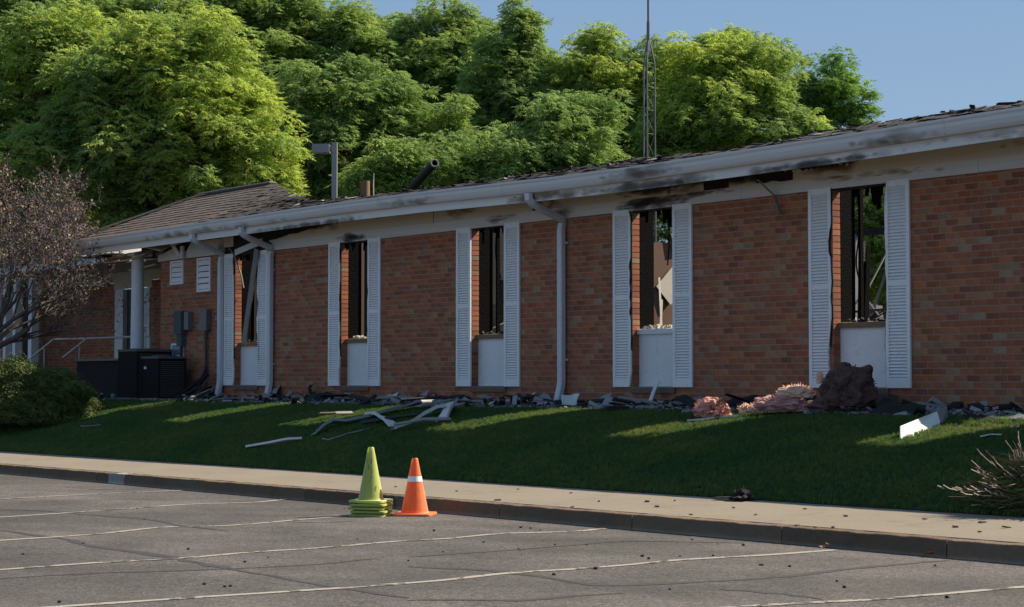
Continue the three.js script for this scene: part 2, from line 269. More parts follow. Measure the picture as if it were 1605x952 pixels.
// door and wall piers of the recessed porch
const DOOR = [-42.92, -41.0];
const wall = (() => {
  const gs = [];
  const piers = []; let x = X_L; for (const [a, b] of WIN) { piers.push([x, a - .008]); x = b + .008; } piers.push([x, X_R]);
  for (const [a, b] of piers) gs.push(span(a + (a === X_L ? .008 : 0), b, Y0, YT, ZW - .152, ZW - .005));
  for (const [a, b] of WIN) gs.push(span(a - .008, b + .008, Y0, YS - .006, ZW - .152, ZW - .005));
  // end wall towards the porch, and the back wall of the porch
  gs.push(span(X_L + .009, X_L + .15, Y0, YT + .1, ZP, ZW - .152));
  gs.push(span(-62, DOOR[0], .9, 3.92, ZP - .15, ZP - .005)); gs.push(span(DOOR[1], X_L + .15, .9, 3.92, ZP - .15, ZP - .005));
  return part('wall', gs, M.mortar, B);
})();
{
  const C = .0853, Lb = .2032, J = .0125, items = [], r = rngOf(1234);
  const pal = [[.37, .125, .061], [.34, .114, .057], [.39, .140, .067], [.285, .100, .056], [.365, .158, .080], [.35, .185, .105], [.33, .215, .135], [.31, .128, .069]];
  const pick = () => { const t = r(); return t < .24 ? 0 : t < .44 ? 1 : t < .58 ? 2 : t < .70 ? 3 : t < .82 ? 4 : t < .90 ? 5 : t < .94 ? 6 : 7; };
  const rows = Math.floor((YT - Y0) / C);
  for (let k = 0; k <= rows; k++) {
    const yc = Y0 + (k + .5) * C, h = Math.min(C - J, (YT - (Y0 + k * C)) - .004); if (h < .03) continue;
    const edges = []; for (let x = X_L + (k % 2 ? Lb / 2 : 0); x < X_R; x += Lb) edges.push(x);
    if (k % 2) edges.unshift(X_L);
    for (let i = 0; i < edges.length; i++) {
      let pieces = [[edges[i], i + 1 < edges.length ? edges[i + 1] - J : X_R]];
      if (yc > YS - .02) for (const [a, b] of WIN) pieces = pieces.flatMap(([p, q]) => q <= a || p >= b ? [[p, q]] : [[p, Math.min(q, a)], [Math.max(p, b), q]].filter(([m, n]) => n - m > .02));
      for (const [p, q] of pieces) items.push({ x: (p + q) / 2, y: Y0 + k * C + h / 2 + J / 2, z: ZW - .0755 - r() * .0025, w: q - p, h, c: pick(), t: .80 + r() * .36, near: p });
    }
  }
  // porch walls, a little darker with age
  for (let k = 0; k < 35; k++) { const y = .92 + (k + .5) * C; for (let x = -58 + (k % 2) * Lb / 2; x < X_L - .02; x += Lb) { const p = x, q = Math.min(x + Lb - J, X_L - .01); if (q > DOOR[0] && p < DOOR[1]) continue; items.push({ x: (p + q) / 2, y, z: ZP - .075, w: q - p, h: C - J, c: pick(), t: .80 + r() * .36, near: -99 }); } }
  const one = new THREE.BoxGeometry(1, 1, 1);
  const uv = one.attributes.uv; for (let i = 0; i < 24; i++) uv.setXY(i, uv.getX(i) * .2, uv.getY(i) * .08);
  // variants of texture offset
  const vis = items.filter((b) => b.near > -15.25 && b.near < -12.55 && b.y > 1.5).sort((a, b) => b.x - a.x).slice(0, 300), set = new Set(vis);
  const tx = [0, .31, .57, .83].map((o) => { const t = tBrick.clone(); t.offset.set(o, o * 1.7 % 1); t.needsUpdate = true; return t; });
  const mats = []; for (let c = 0; c < 8; c++) for (let v = 0; v < 2; v++) mats.push(std(lin(pal[c][0] * (v ? .88 : 1.1), pal[c][1] * (v ? .88 : 1.1), pal[c][2] * (v ? .88 : 1.1)), .95, { map: tx[(c + v) % 4] }));
  for (const b of vis) { const m = part('brick', one, mats[b.c * 2 + (b.t > 1 ? 0 : 1)], wall); m.scale.set(b.w, b.h, .15); m.position.set(b.x, b.y, b.z); m.rotation.set((b.t - 1) * .012, 0, (b.t - 1) * .008); }
  const rest = items.filter((b) => !set.has(b));
  instanced('bricks', one, std(lin(1, 1, 1), .95, { map: tBrick }), rest.map((b) => M4(b.x, b.y, b.z, (b.t - 1) * .012, 0, (b.t - 1) * .008, b.w, b.h, .15)), rest.map((b) => lin(pal[b.c][0] * b.t, pal[b.c][1] * b.t, pal[b.c][2] * b.t)), wall);
}
{ // concrete foundation strip, inner lining of the wall, floor
  part('foundation', [span(X_L + .02, X_R, .6, Y0 - .004, ZW - .3, ZW - .012)], M.kerbish = std(lin(.2, .18, .16), 1, { map: tConcrete }), B);
  const gs = []; let x = X_L + .16; for (const [a, b] of WIN) { gs.push(span(x, a - .052, 1.2, 4.3, ZW - .26, ZW - .156)); x = b + .2; } gs.push(span(x, X_R, 1.2, 4.3, ZW - .26, ZW - .156));
  for (const [a, b] of WIN) gs.push(span(a + .012, b - .012, 1.2, 2.12, ZW - .26, ZW - .20));
  part('charred_sheathing', gs, M.char, B);
  part('floor', [span(X_L + .16, X_R, .9, 1.2, -31, ZW - .262)], M.soot, B);
}
// eave: heights of the gutter's top lip along the wall (it sags where the fire was)
const lip = (x) => interp([[-39.2, 4.60], [-36, 4.605], [-32.4, 4.615], [-27.6, 4.625], [-25, 4.605], [-23.4, 4.575], [-21.5, 4.545], [-19.7, 4.535], [-17.2, 4.555], [-15, 4.575], [-13, 4.605], [-6, 4.63]], x) - 0;
const XS = []; for (let x = -38.95; x <= -5.9; x += .33) XS.push(x);
{
  const zf = -17.60;
  // ogee gutter: a thin shell, open at the top
  const out = [[0, zf], [-.03, zf - .004], [-.055, zf - .018], [-.10, zf - .024], [-.155, zf - .045], [-.185, zf - .062], [-.20, zf - .075], [-.20, zf - .135]], inn = [[-.194, zf - .135], [-.194, zf - .078], [-.18, zf - .067], [-.15, zf - .05], [-.098, zf - .03], [-.052, zf - .024], [-.026, zf - .01], [-.006, zf - .006]];
  const gsec = [...out, ...inn];
  const along = (g) => { const p = g.attributes.position, u = g.attributes.uv; for (let i = 0; i < p.count; i++) u.setXY(i, (p.getX(i) + 40) / 32, clamp((p.getY(i) - lip(p.getX(i)) + .34) / .34, 0, 1)); return g; };
  const mGut = std(lin(.60, .60, .60), .42, { map: stainStrip(128, '#fff', [[-20.8, -18.3, .4, .9, '120,114,108', .5], [-20.0, -19.1, .5, .8, '96,90,84', .4], [-26.5, -24.5, .45, .7, '120,112,100', .5], [-16, -14, .4, .7, '120,112,100', .5], [-36, -29, .4, .6, '125,118,106', .25]]) });
  const mFas = std(lin(.64, .63, .60), .6, { map: stainStrip(128, '#fff', [[-20.9, -18.6, 0, .3, '84,72,58', 1.2], [-19.6, -18.0, 0, .25, '52,44,36', .7], [-23, -20.5, 0, .4, '110,96,74', 1.2], [-17.6, -15, 0, .2, '60,50,40', 1.2], [-31, -27, 0, .15, '90,80,66', 1], [-15, -10, 0, .4, '150,140,120', .4]]) });
  const gut = part('gutter', [along(sweep(gsec, XS, lip)), span(-38.956, -38.95, lip(-39) - .19, lip(-39), zf - .13, zf - .01)], mGut, B);
  for (const x of [-34.6, -30.2, -26.3, -22.8, -14.05, -9.6]) part('gutter_joint', sweep(gsec.slice(0, 8).map(([y, z]) => [y - .0025, z + .004]).concat(inn.map(([y, z]) => [y - .0025, z + .004])), [x, x + .035], lip), M.sheetMetal, gut);
  part('fascia', along(sweep([[-.02, zf - .137], [-.335, zf - .137], [-.335, zf - .165], [-.02, zf - .165]], XS, lip)), mFas, B);
  // gable-side return of the eave at the porch
  part('fascia_return', [box(.03, .3, 1.6, -38.93, 4.43, -18.6)], M.white, B);
  // frieze boards at the head of the wall
  const mFrieze = std(lin(.62, .60, .56), .85, { map: stainStrip(64, '#fff', [[-20.9, -19.3, 0, 1, '24,17,12', 3.4], [-20.2, -18.3, .5, 1, '60,40,22', 1], [-28.7, -27.8, 0, .7, '20,14,10', 2], [-24.2, -23.4, .3, 1, '80,62,40', .8], [-17, -14.5, .4, 1, '120,95,60', .5], [-33.5, -31, .3, 1, '80,62,40', .8], [-22.4, -22, 0, 1, '100,80,50', 1]]) });
  const rub = (g) => { const p = g.attributes.position, u = g.attributes.uv; for (let i = 0; i < p.count; i++) u.setXY(i, (p.getX(i) + 40) / 32, clamp((p.getY(i) - 4.0) / .2 + (p.getZ(i) + 18.4) / .8, 0, 1)); return g; };
  const cuts = [-35.92, -33.5, -31.2, -27.0, -23.0, -18.2, -14.1, -9.6, X_R];
  for (let i = 0; i + 1 < cuts.length; i++) { if (i === 0 || i === 1) continue; part('frieze_board', rub(sweep([[3.995, ZW + .028], [4.17, ZW + .028], [4.17, ZW + .002], [3.995, ZW + .002]], [cuts[i] + .003, cuts[i] * .66 + cuts[i + 1] * .34, cuts[i] * .33 + cuts[i + 1] * .67, cuts[i + 1] - .003], (x) => .006 * noise(x * .4, 1))), mFrieze, B); }
  part('frieze_beam', span(X_L + .16, X_R, 4.025, 4.47, ZW - .152, ZW - .002), M.char, B);
  // left frieze pieces, broken to a ragged peak
  const plate = (pts, z, th) => { const s = new THREE.Shape(pts.map(([x, y]) => new THREE.Vector2(x, y))), g = new THREE.ExtrudeGeometry(s, { depth: th, bevelEnabled: false }); g.translate(0, 0, z); return g; };
  part('frieze_board', rub(plate([[-36.05, 4.02], [-34.98, 4.03], [-34.98, 4.05], [-35.25, 4.30], [-35.62, 4.22], [-36.05, 4.15]], ZW + .004, .026)), mFrieze, B);
  part('frieze_board', rub(plate([[-34.96, 4.03], [-33.2, 4.03], [-33.1, 4.1], [-33.2, 4.36], [-34.55, 4.36], [-34.72, 4.2], [-34.96, 4.14]], ZW + .004, .026)), mFrieze, B);
  // upper cream boards of the frieze, burnt through in places, and the sooty soffit above them
  const mSoffit = std(lin(.58, .52, .40), .85, { map: stainStrip(128, '#fff', [[-17.2, -15.9, .15, 1, '78,52,26', 2.6], [-19.4, -17.2, .2, 1, '24,17,12', 5], [-20.9, -19.1, .1, 1, '46,32,20', 5], [-25.3, -24.5, .1, .9, '110,82,44', 1.2], [-22.9, -22.3, 0, 1, '60,40,20', 2], [-16, -14.6, .8, 1, '24,17,12', 3], [-31, -28.6, .4, 1, '50,38,25', 2], [-28, -26.4, .85, 1, '20,14,10', 3], [-14, -10, .1, .9, '130,108,66', .5]]) });
  const upper = (x0, x1, top0, top1, ragged = .006, seed = 1, low = 4.166) => { const n = Math.max(4, Math.round((x1 - x0) / .06)), sh0 = new THREE.Shape(), up = []; for (let i = 0; i <= n; i++) { const x = lerp(x0 + .002, x1 - .002, i / n); up.push(new THREE.Vector2(x, lerp(top0, top1, i / n) + ragged * (1.6 * noise(x * 2.2, seed) + noise(x * 7, seed) + .5 * noise(x * 21, seed)))); } const pts = [new THREE.Vector2(x0 + .002, low), ...up, new THREE.Vector2(x1 - .002, low)].reverse(); const g = new THREE.ExtrudeGeometry(new THREE.Shape(pts), { depth: .016, bevelEnabled: false }); g.translate(0, 0, ZW + .003); const p = g.attributes.position, u = g.attributes.uv; for (let i = 0; i < p.count; i++) u.setXY(i, (p.getX(i) + 40) / 32, clamp((p.getY(i) - 4.16) / .32, 0, 1)); part('frieze_panel', g, mSoffit, B); };
  upper(-33.2, -32.75, 4.44, 4.40, .02, 3); upper(-31.3, -28.62, 4.20, 4.44, .018, 4); upper(-28.62, -25.72, 4.45, 4.385, .006, 5); upper(-25.70, -22.95, 4.39, 4.43, .008, 6); upper(-22.8, -21.3, 4.45, 4.45, .01, 7); upper(-21.3, -19.72, 4.45, 4.44, .006, 8);
  upper(-19.70, -18.98, 4.45, 4.40, .02, 9); upper(-18.98, -18.46, 4.172, 4.175, .004, 10); upper(-18.46, -17.92, 4.44, 4.42, .02, 11); upper(-17.92, -17.22, 4.185, 4.19, .022, 12); upper(-17.22, -15.5, 4.36, 4.345, .016, 13); upper(-15.5, -13.3, 4.40, 4.45, .006, 14); upper(-13.3, -9.6, 4.46, 4.46, .003, 15); upper(-9.6, X_R, 4.46, 4.46, .003, 16);
  part('soffit', sweep([[4.473, ZW - .16], [4.473, zf - .14], [4.485, zf - .14], [4.485, ZW - .16]], [X_L, -33.2, -28, -23, -17.0]), M.char, B);
  part('soffit', sweep([[4.473, ZW - .16], [4.473, zf - .14], [4.485, zf - .14], [4.485, ZW - .16]], [-17.0, -12, X_R]), mSoffit, B);
  const r = rngOf(8); for (let i = 0; i < 26; i++) { const x = -17.4 + r() * 1.5; part('char_flake', box(.04 + r() * .06, .02 + r() * .03, .03, x, 4.36 - r() * .05, ZW + .02 + r() * .03, r(), r() * 3, r()), i % 3 ? M.char : M.dry, B); }
  part('hanging_strap', [bar(V(-17.62, 4.2, -18.1), V(-17.52, 3.98, -18.33), .05, .012), bar(V(-17.52, 3.98, -18.33), V(-17.44, 3.72, -18.36), .06, .012), bar(V(-17.44, 3.72, -18.36), V(-17.45, 3.70, -18.28), .06, .012)], M.greyWood, B);
  // attic darkness: burnt rafters' ends and blocking behind the fascia
  for (let x = -38.6; x < X_R; x += .61) part('rafter_tail', bar(V(x, 4.36, -17.77), V(x, 4.62, -18.6 - (x > -33 ? .3 * (1 + noise(x * 2)) : 1)), .045, .13), M.char, B);
}
// ---------------------------------------------------------------- downspouts
function spout(x, bend, foot, mat) {
  const w = .118, d = .10, zf = -17.665, zw = ZW + .075;
  const path = [V(x, lip(x) - .205, zf), V(x, lip(x) - .30, zf - .005), V(x + .005, lip(x) - .345, zf - .05), V(x + bend * .35, lip(x) - .42, zf - .22), V(x + bend, lip(x) - .585, zw - .10 + .06), V(x + bend, lip(x) - .65, zw - .02), V(x + bend, lip(x) - .75, zw), V(x + bend, 2.4, zw), V(x + bend, 1.40, zw), V(x + bend, 1.33, zw + .01), V(x + bend - foot * .5, 1.12, zw + .05 * Math.abs(foot > 0 ? 1 : 0)), V(x + bend - foot, 1.02, zw + .06)];
  const g = B; const hw = w / 2, hd = d / 2, c = .014, sec = [[-hw + c, hd], [hw - c, hd], [hw, hd - c], [hw, -hd + c], [hw - c, -hd], [-hw + c, -hd], [-hw, -hd + c], [-hw, hd - c]];
  const pos = [], rings = path.map((p, i) => {
    const t = path[Math.min(i + 1, path.length - 1)].clone().sub(path[Math.max(i - 1, 0)]).normalize();
    const ax = V(1, 0, 0).addScaledVector(t, -t.x).normalize(), ay = t.clone().cross(ax);
    return sec.map(([a, b]) => p.clone().addScaledVector(ax, a).addScaledVector(ay, -b));
  });
  for (let i = 0; i + 1 < rings.length; i++) for (let k = 0; k < 8; k++) { const n = (k + 1) % 8; for (const q of [rings[i][k], rings[i][n], rings[i + 1][n], rings[i][k], rings[i + 1][n], rings[i + 1][k]]) pos.push(q.x, q.y, q.z); }
  const geo = new THREE.BufferGeometry(); geo.setAttribute('position', new THREE.Float32BufferAttribute(pos, 3)); const uv = []; for (let i = 0; i < pos.length; i += 3) uv.push(pos[i] + pos[i + 2], pos[i + 1]); geo.setAttribute('uv', new THREE.Float32BufferAttribute(uv, 2)); geo.computeVertexNormals();
  const s = part('downspout', geo, mat, g);
  for (const y of [3.6, 1.75]) part('strap', box(w + .06, .03, .012, x + bend, y, ZW + .022), mat, s);
}
spout(-33.16, 0, .02, M.spout); spout(-31.16, 0, .02, M.spout); spout(-22.15, 0, .05, M.spout); spout(-12.62, 0, .05, M.spout);

// ---------------------------------------------------------------- windows and shutters
{
  const zs = ZW + .004, H0 = 1.325, H1 = 4.02;
  const shutter = (x0, x1, seed, melt, side) => {   // side: which edge the fire has eaten (+1 = right edge, -1 = left edge)
    const g = new THREE.Group(); g.name = 'shutter'; B.add(g);
    const th = .032, st = .055, gs = [], n = 40;
    const edge = (y, s) => melt && s === side ? -s * melt * clamp(.35 + 1.4 * noise(y * 1.9, seed) + .6 * noise(y * 7, seed), 0, 1.3) : 0;
    const stile = (xa, s) => { // xa = outer edge
      const sh_ = new THREE.Shape(); const outer = [], inner = [];
      for (let i = 0; i <= n; i++) { const y = lerp(H0, H1, i / n); outer.push([xa + edge(y, s), y]); inner.push([xa - s * st, y]); }
      const pts = [...outer, ...inner.reverse()].map(([x, y]) => new THREE.Vector2(x, y));
      const e = new THREE.ExtrudeGeometry(new THREE.Shape(pts), { depth: th, bevelEnabled: false }); e.translate(0, 0, zs); return e;
    };
    gs.push(stile(x1, 1), stile(x0, -1));
    const mid = lerp(H0, H1, .505);
    for (const [a, b] of [[H0, H0 + .135], [mid - .04, mid + .04], [H1 - .085, H1]]) gs.push(span(x0 + st, x1 - st, a, b, zs, zs + th - .003));
    part('frame', gs, M.shutter, g);
    const ls = []; for (const [a, b] of [[H0 + .135, mid - .04], [mid + .04, H1 - .085]]) { const k = Math.round((b - a) / .0425); for (let i = 0; i < k; i++) ls.push(box(x1 - x0 - 2 * st, .034, .008, (x0 + x1) / 2, a + (i + .5) * (b - a) / k, zs + .017, -.62, 0, 0)); }
    ls.push(span(x0 + st, x1 - st, H0, H1, zs - .001, zs + .004));
    const L = part('louvers', ls, M.shutter, g); L.userData.kind = 'stuff';
    if (melt) { // blackened curl along the eaten edge
      const pts = []; for (let i = 0; i <= 60; i++) { const y = lerp(H0 + (seed % 2 ? .55 : .02), H1 - .01, i / 60); pts.push(V((side > 0 ? x1 : x0) + edge(y, side) + side * .006, y, zs + .012 + .012 * noise(y * 6, seed))); }
      part('charred_edge', tube(pts, .013, 5, 80), M.char, g);
    }
    return g;
  };
  const melts = [[.05, 1, .06, -1], [.04, 1, .05, -1], [0, 1, 0, -1], [.06, 1, 0, -1], [.055, 1, .03, -1], [0, 1, 0, -1]];
  WIN.forEach(([a, b], i) => {
    shutter(a - .41, a - .004, i * 2 + 1, melts[i][0], 1); shutter(b + .004, b + .41, i * 2 + 2, melts[i][2], -1);
    const w = new THREE.Group(); w.name = 'window'; B.add(w);
    part('panel', [span(a + .002, b - .002, YS, 2.125, ZW - .19, ZW - .135), span(a + .002, b - .002, YS, YS + .03, ZW - .135, ZW - .128)], M.panel, w);
    part('sill', [box(b - a - .004, .075, .14, (a + b) / 2, 2.165, ZW - .165, .08, 0, 0)], i === 3 ? M.panel : M.wood, w);
    // charred side frames, black and cracked
    part('charred_jamb', [span(a - .05, a + .004, 2.205, 4.1, ZW - .44, ZW - .158), ...(i === 3 ? [] : [span(a + .012, a + .05, 2.205, 4.1, ZW - .56, ZW - .50)])], M.jamb, w);
    part('lintel', [span(a + .002, b - .002, 3.97, 4.024, ZW - .15, ZW - .004)], M.char, w);
    part('rowlock_sill', [span(a - .03, b + .03, 1.235, 1.315, ZW - .02, ZW + .03)], std(lin(.17, .115, .085), .95, { map: tBrick }), w);
  });
  // char and ash along the sills
  const r = rngOf(19); const ash = [];
  WIN.forEach(([a, b], i) => { const list = []; for (let k = 0; k < 22; k++) { const s = .012 + r() * .03; list.push(box(s * 1.8, s, s * 1.3, lerp(a + .08, b - .05, r()), 2.205 + s * .4, ZW - .13 - r() * .1, r() * 3, r() * 3, r() * 3)); } part('sill_debris', list, i % 2 ? M.dry : M.char, B).userData.kind = 'stuff'; });
}
// ---------------------------------------------------------------- what the fire left inside
{
  const ragged = (x, z0, z1, yTop, seed, mat, name = 'partition_wall', th = .1) => { const pts = [[z0, 1.2]], n = 14; for (let i = 0; i <= n; i++) { const z = lerp(z0, z1, i / n); pts.push([z, yTop(i / n) + .14 * noise(z * 3, seed)]); } pts.push([z1, 1.2]); const s = new THREE.Shape(pts.map(([z, y]) => new THREE.Vector2(-z, y))), g = new THREE.ExtrudeGeometry(s, { depth: th, bevelEnabled: false }); g.rotateY(Math.PI / 2); g.translate(x, 0, 0); return part(name, g, mat, B); };
  ragged(-22.35, -18.75, -22.6, (t) => 4.05 - .75 * t, 2, std(lin(.15, .085, .058), 1, { map: tConcrete }));
  ragged(-26.2, -18.75, -23.5, (t) => 4.3 - .2 * t, 3, M.soot);
  ragged(-30.2, -18.75, -23.8, (t) => 4.5 - .2 * t, 4, M.burntWall);
  ragged(-34.2, -18.75, -23.8, (t) => 4.9, 5, M.soot);
  part('partition_wall', [span(X_L + .2, -25.9, 1.2, 4.6, -23.6, -23.5)], M.soot, B);
  part('rear_wall', [span(X_L + .2, X_R, 1.2, 1.9, -30.9, -30.7)], M.burntWall, B);
  // charred studs close behind the openings
  for (const x of [-29.6, -25.4, -17.4, -14.6]) part('charred_stud', bar(V(x, 1.2, -19.9), V(x + .05, 3.4 + .5 * noise(x), -19.95), .09, .04), M.char, B);
  // behind the fifth window
  part('metal_stud', [bar(V(-18.35, 1.2, -20.9), V(-18.3, 3.62, -20.9), .06, .04)], M.greyMetal, B);
  part('burnt_beam', [bar(V(-19.5, 3.66, -20.95), V(-16.9, 3.63, -20.9), .07, .10)], M.char, B);
  part('bent_conduit', tube([V(-18.0, 4.5, -20.4), V(-18.0, 3.7, -20.42), V(-17.95, 2.9, -20.4), V(-17.85, 2.45, -20.3), V(-17.7, 2.3, -20.2)], .011, 6), M.sheetMetal, B);
  part('bent_conduit', tube([V(-18.8, 3.72, -20.9), V(-18.2, 3.86, -20.6), V(-17.5, 4.1, -20.3)], .012, 6), M.dry, B);
  part('bent_conduit', [bar(V(-18.6, 2.9, -21.2), V(-17.2, 2.1, -20.4), .03, .02), bar(V(-18.4, 2.0, -20.6), V(-17.3, 2.75, -21), .03, .02), bar(V(-18.7, 2.42, -20.6), V(-17.0, 2.46, -20.4), .03, .03), bar(V(-17.9, 2.0, -20.0), V(-17.2, 2.5, -20.5), .02, .02)], M.dark, B);
  // fourth window: fallen laths and torn wallboard catching the sun
  part('fallen_lath', [bar(V(-21.9, 3.1, -20.2), V(-21.2, 2.28, -19.6), .03, .02), bar(V(-21.3, 2.7, -19.7), V(-20.9, 2.2, -19.3), .03, .03)], M.dry, B);
  part('torn_wallboard', [box(.015, .42, .5, -22.2, 3.0, -20.75, .75, 0, .1), box(.015, .3, .24, -22.2, 3.75, -20.9, .2, 0, 0), box(.05, 1.3, .09, -22.2, 3.55, -21.15, .03, 0, 0)], M.dry, B);
  part('fallen_board', [box(.3, .05, .12, -20.5, 2.23, -18.72, .1, .4, .15)], M.paleWood, B);
  // third window: pale cabinet and white scraps
  part('burnt_cabinet', [span(-26.05, -25.5, 1.2, 2.75, -20.4, -19.85), span(-26.06, -25.49, 2.75, 2.79, -20.41, -19.84)], M.dry, B);
  part('white_scrap', [box(.4, .3, .3, -25.1, 2.28, -19.5, .3, .4, .25)], M.dry, B);
  part('bent_conduit', [bar(V(-25.8, 3.95, -20.2), V(-25.3, 3.3, -19.9), .02, .03), bar(V(-25.75, 3.45, -20.0), V(-25.45, 3.95, -20.1), .02, .03)], M.sheetMetal, B);
  part('burnt_insulation', tube([V(-28.7, 2.32, -19.2), V(-28.45, 2.42, -19.1), V(-28.25, 2.36, -19.0), V(-28.0, 2.40, -18.95)], .03, 6), M.dry, B);
  // first window: leaning plank, dangling strip, a lit scrap of wallboard
  part('leaning_plank', bar(V(-32.27, 2.16, ZW + .03), V(-31.70, 4.05, ZW + .07), .17, .022, 1.57), M.greyWood, B);
  part('dangling_strip', tube([V(-32.85, 4.15, ZW + .06), V(-32.6, 3.95, ZW + .07), V(-32.42, 3.6, ZW + .03), V(-32.35, 3.3, ZW)], .018, 5), M.greyWood, B);
  part('broken_frieze', bar(V(-32.6, 4.03, ZW + .05), V(-31.55, 4.2, ZW + .03), .03, .12), M.white, B);
  part('torn_wallboard', [box(.02, .6, .5, -33.3, 2.5, -19.7, 0, .1, 0)], M.dry, B);
  // clutter seen through the fifth window: twisted laths, pipes and pale scraps heaped up
  { const q = rngOf(5150), A = [], C = [], D = []; for (let i = 0; i < 120; i++) { const z = -21.6 - q() * 2.6, x = z * (.845 + q() * .06), y = 1.3 + q() * 1.55 * (1 - .25 * q()), p = V(x, y, z), d = V(q() - .5, (q() - .5) * .9, q() - .5).normalize().multiplyScalar(.2 + q() * .9), k = [A, C, D][i % 3]; if (q() < .6) k.push(bar(p, p.clone().add(d), .02 + q() * .035, .015 + q() * .03)); else k.push(box(.1 + q() * .3, .03 + q() * .2, .1 + q() * .2, x, y, z, q() * 3, q() * 3, q() * 3)); } part('twisted_laths', A, M.char, B).userData.kind = 'stuff'; part('twisted_pipes', C, M.greyMetal, B).userData.kind = 'stuff'; part('pale_scraps', D, M.greyWood, B).userData.kind = 'stuff'; part('fallen_plank', bar(V(-17.75, 1.6, -20.2), V(-17.72, 2.55, -20.1), .09, .04), M.rust, B); part('white_scrap', box(.2, .12, .16, -17.2, 2.27, -19.4, .1, .5, .1), M.dry, B); }
  for (const [x, z, h, w] of [[-17.15, -19.7, 3.1, .09], [-19.05, -21.9, 3.5, .10], [-21.3, -20.0, 2.75, .07], [-25.45, -19.6, 3.2, .10]]) part('charred_stud', bar(V(x, 1.2, z), V(x + .06, h, z - .05), w, .05), M.jamb, B);
  part('hanging_wire', [tube([V(-17.5, 4.4, -20.0), V(-17.45, 3.6, -20.0), V(-17.6, 3.1, -20.1), V(-17.4, 2.7, -20.0)], .012, 5), tube([V(-21.6, 4.3, -20.1), V(-21.55, 3.7, -20.1), V(-21.7, 3.3, -20.2)], .012, 5), tube([V(-25.2, 4.3, -19.4), V(-25.25, 3.6, -19.4), V(-25.1, 3.2, -19.4)], .012, 5)], M.jamb, B);
  // ragged char hanging from the heads of the openings
  { const q = rngOf(77), L = []; WIN.forEach(([a, b]) => { for (let i = 0; i < 9; i++) { const x = lerp(a + .03, b - .03, q()), h = .05 + q() * q() * .34; L.push(box(.03 + q() * .08, h, .015, x, 3.98 - h / 2, ZW - .03 - q() * .1, (q() - .5) * .3, (q() - .5) * .8, (q() - .5) * .3)); } }); part('charred_scraps', L, M.jamb, B).userData.kind = 'stuff'; }
  // rubble heap
  const r = rngOf(404), gsD = [], gsL = [];
  for (let i = 0; i < 900; i++) { const x = -34 + r() * 27, z = -20.2 - r() * 9, h = 1.2 + (.75 + .5 * noise(x * .6, z * .6)) * r() * 1.3, s = .08 + r() * .3; (r() < .72 ? gsD : gsL).push(box(s * (1 + r() * 3), s * .25, s * .5, x, h, z, r() * 3, r() * 3, r() * 3)); }
  part('rubble', gsD, M.char, B).userData.kind = 'stuff'; part('pale_rubble', gsL, M.greyMetal, B).userData.kind = 'stuff';
}
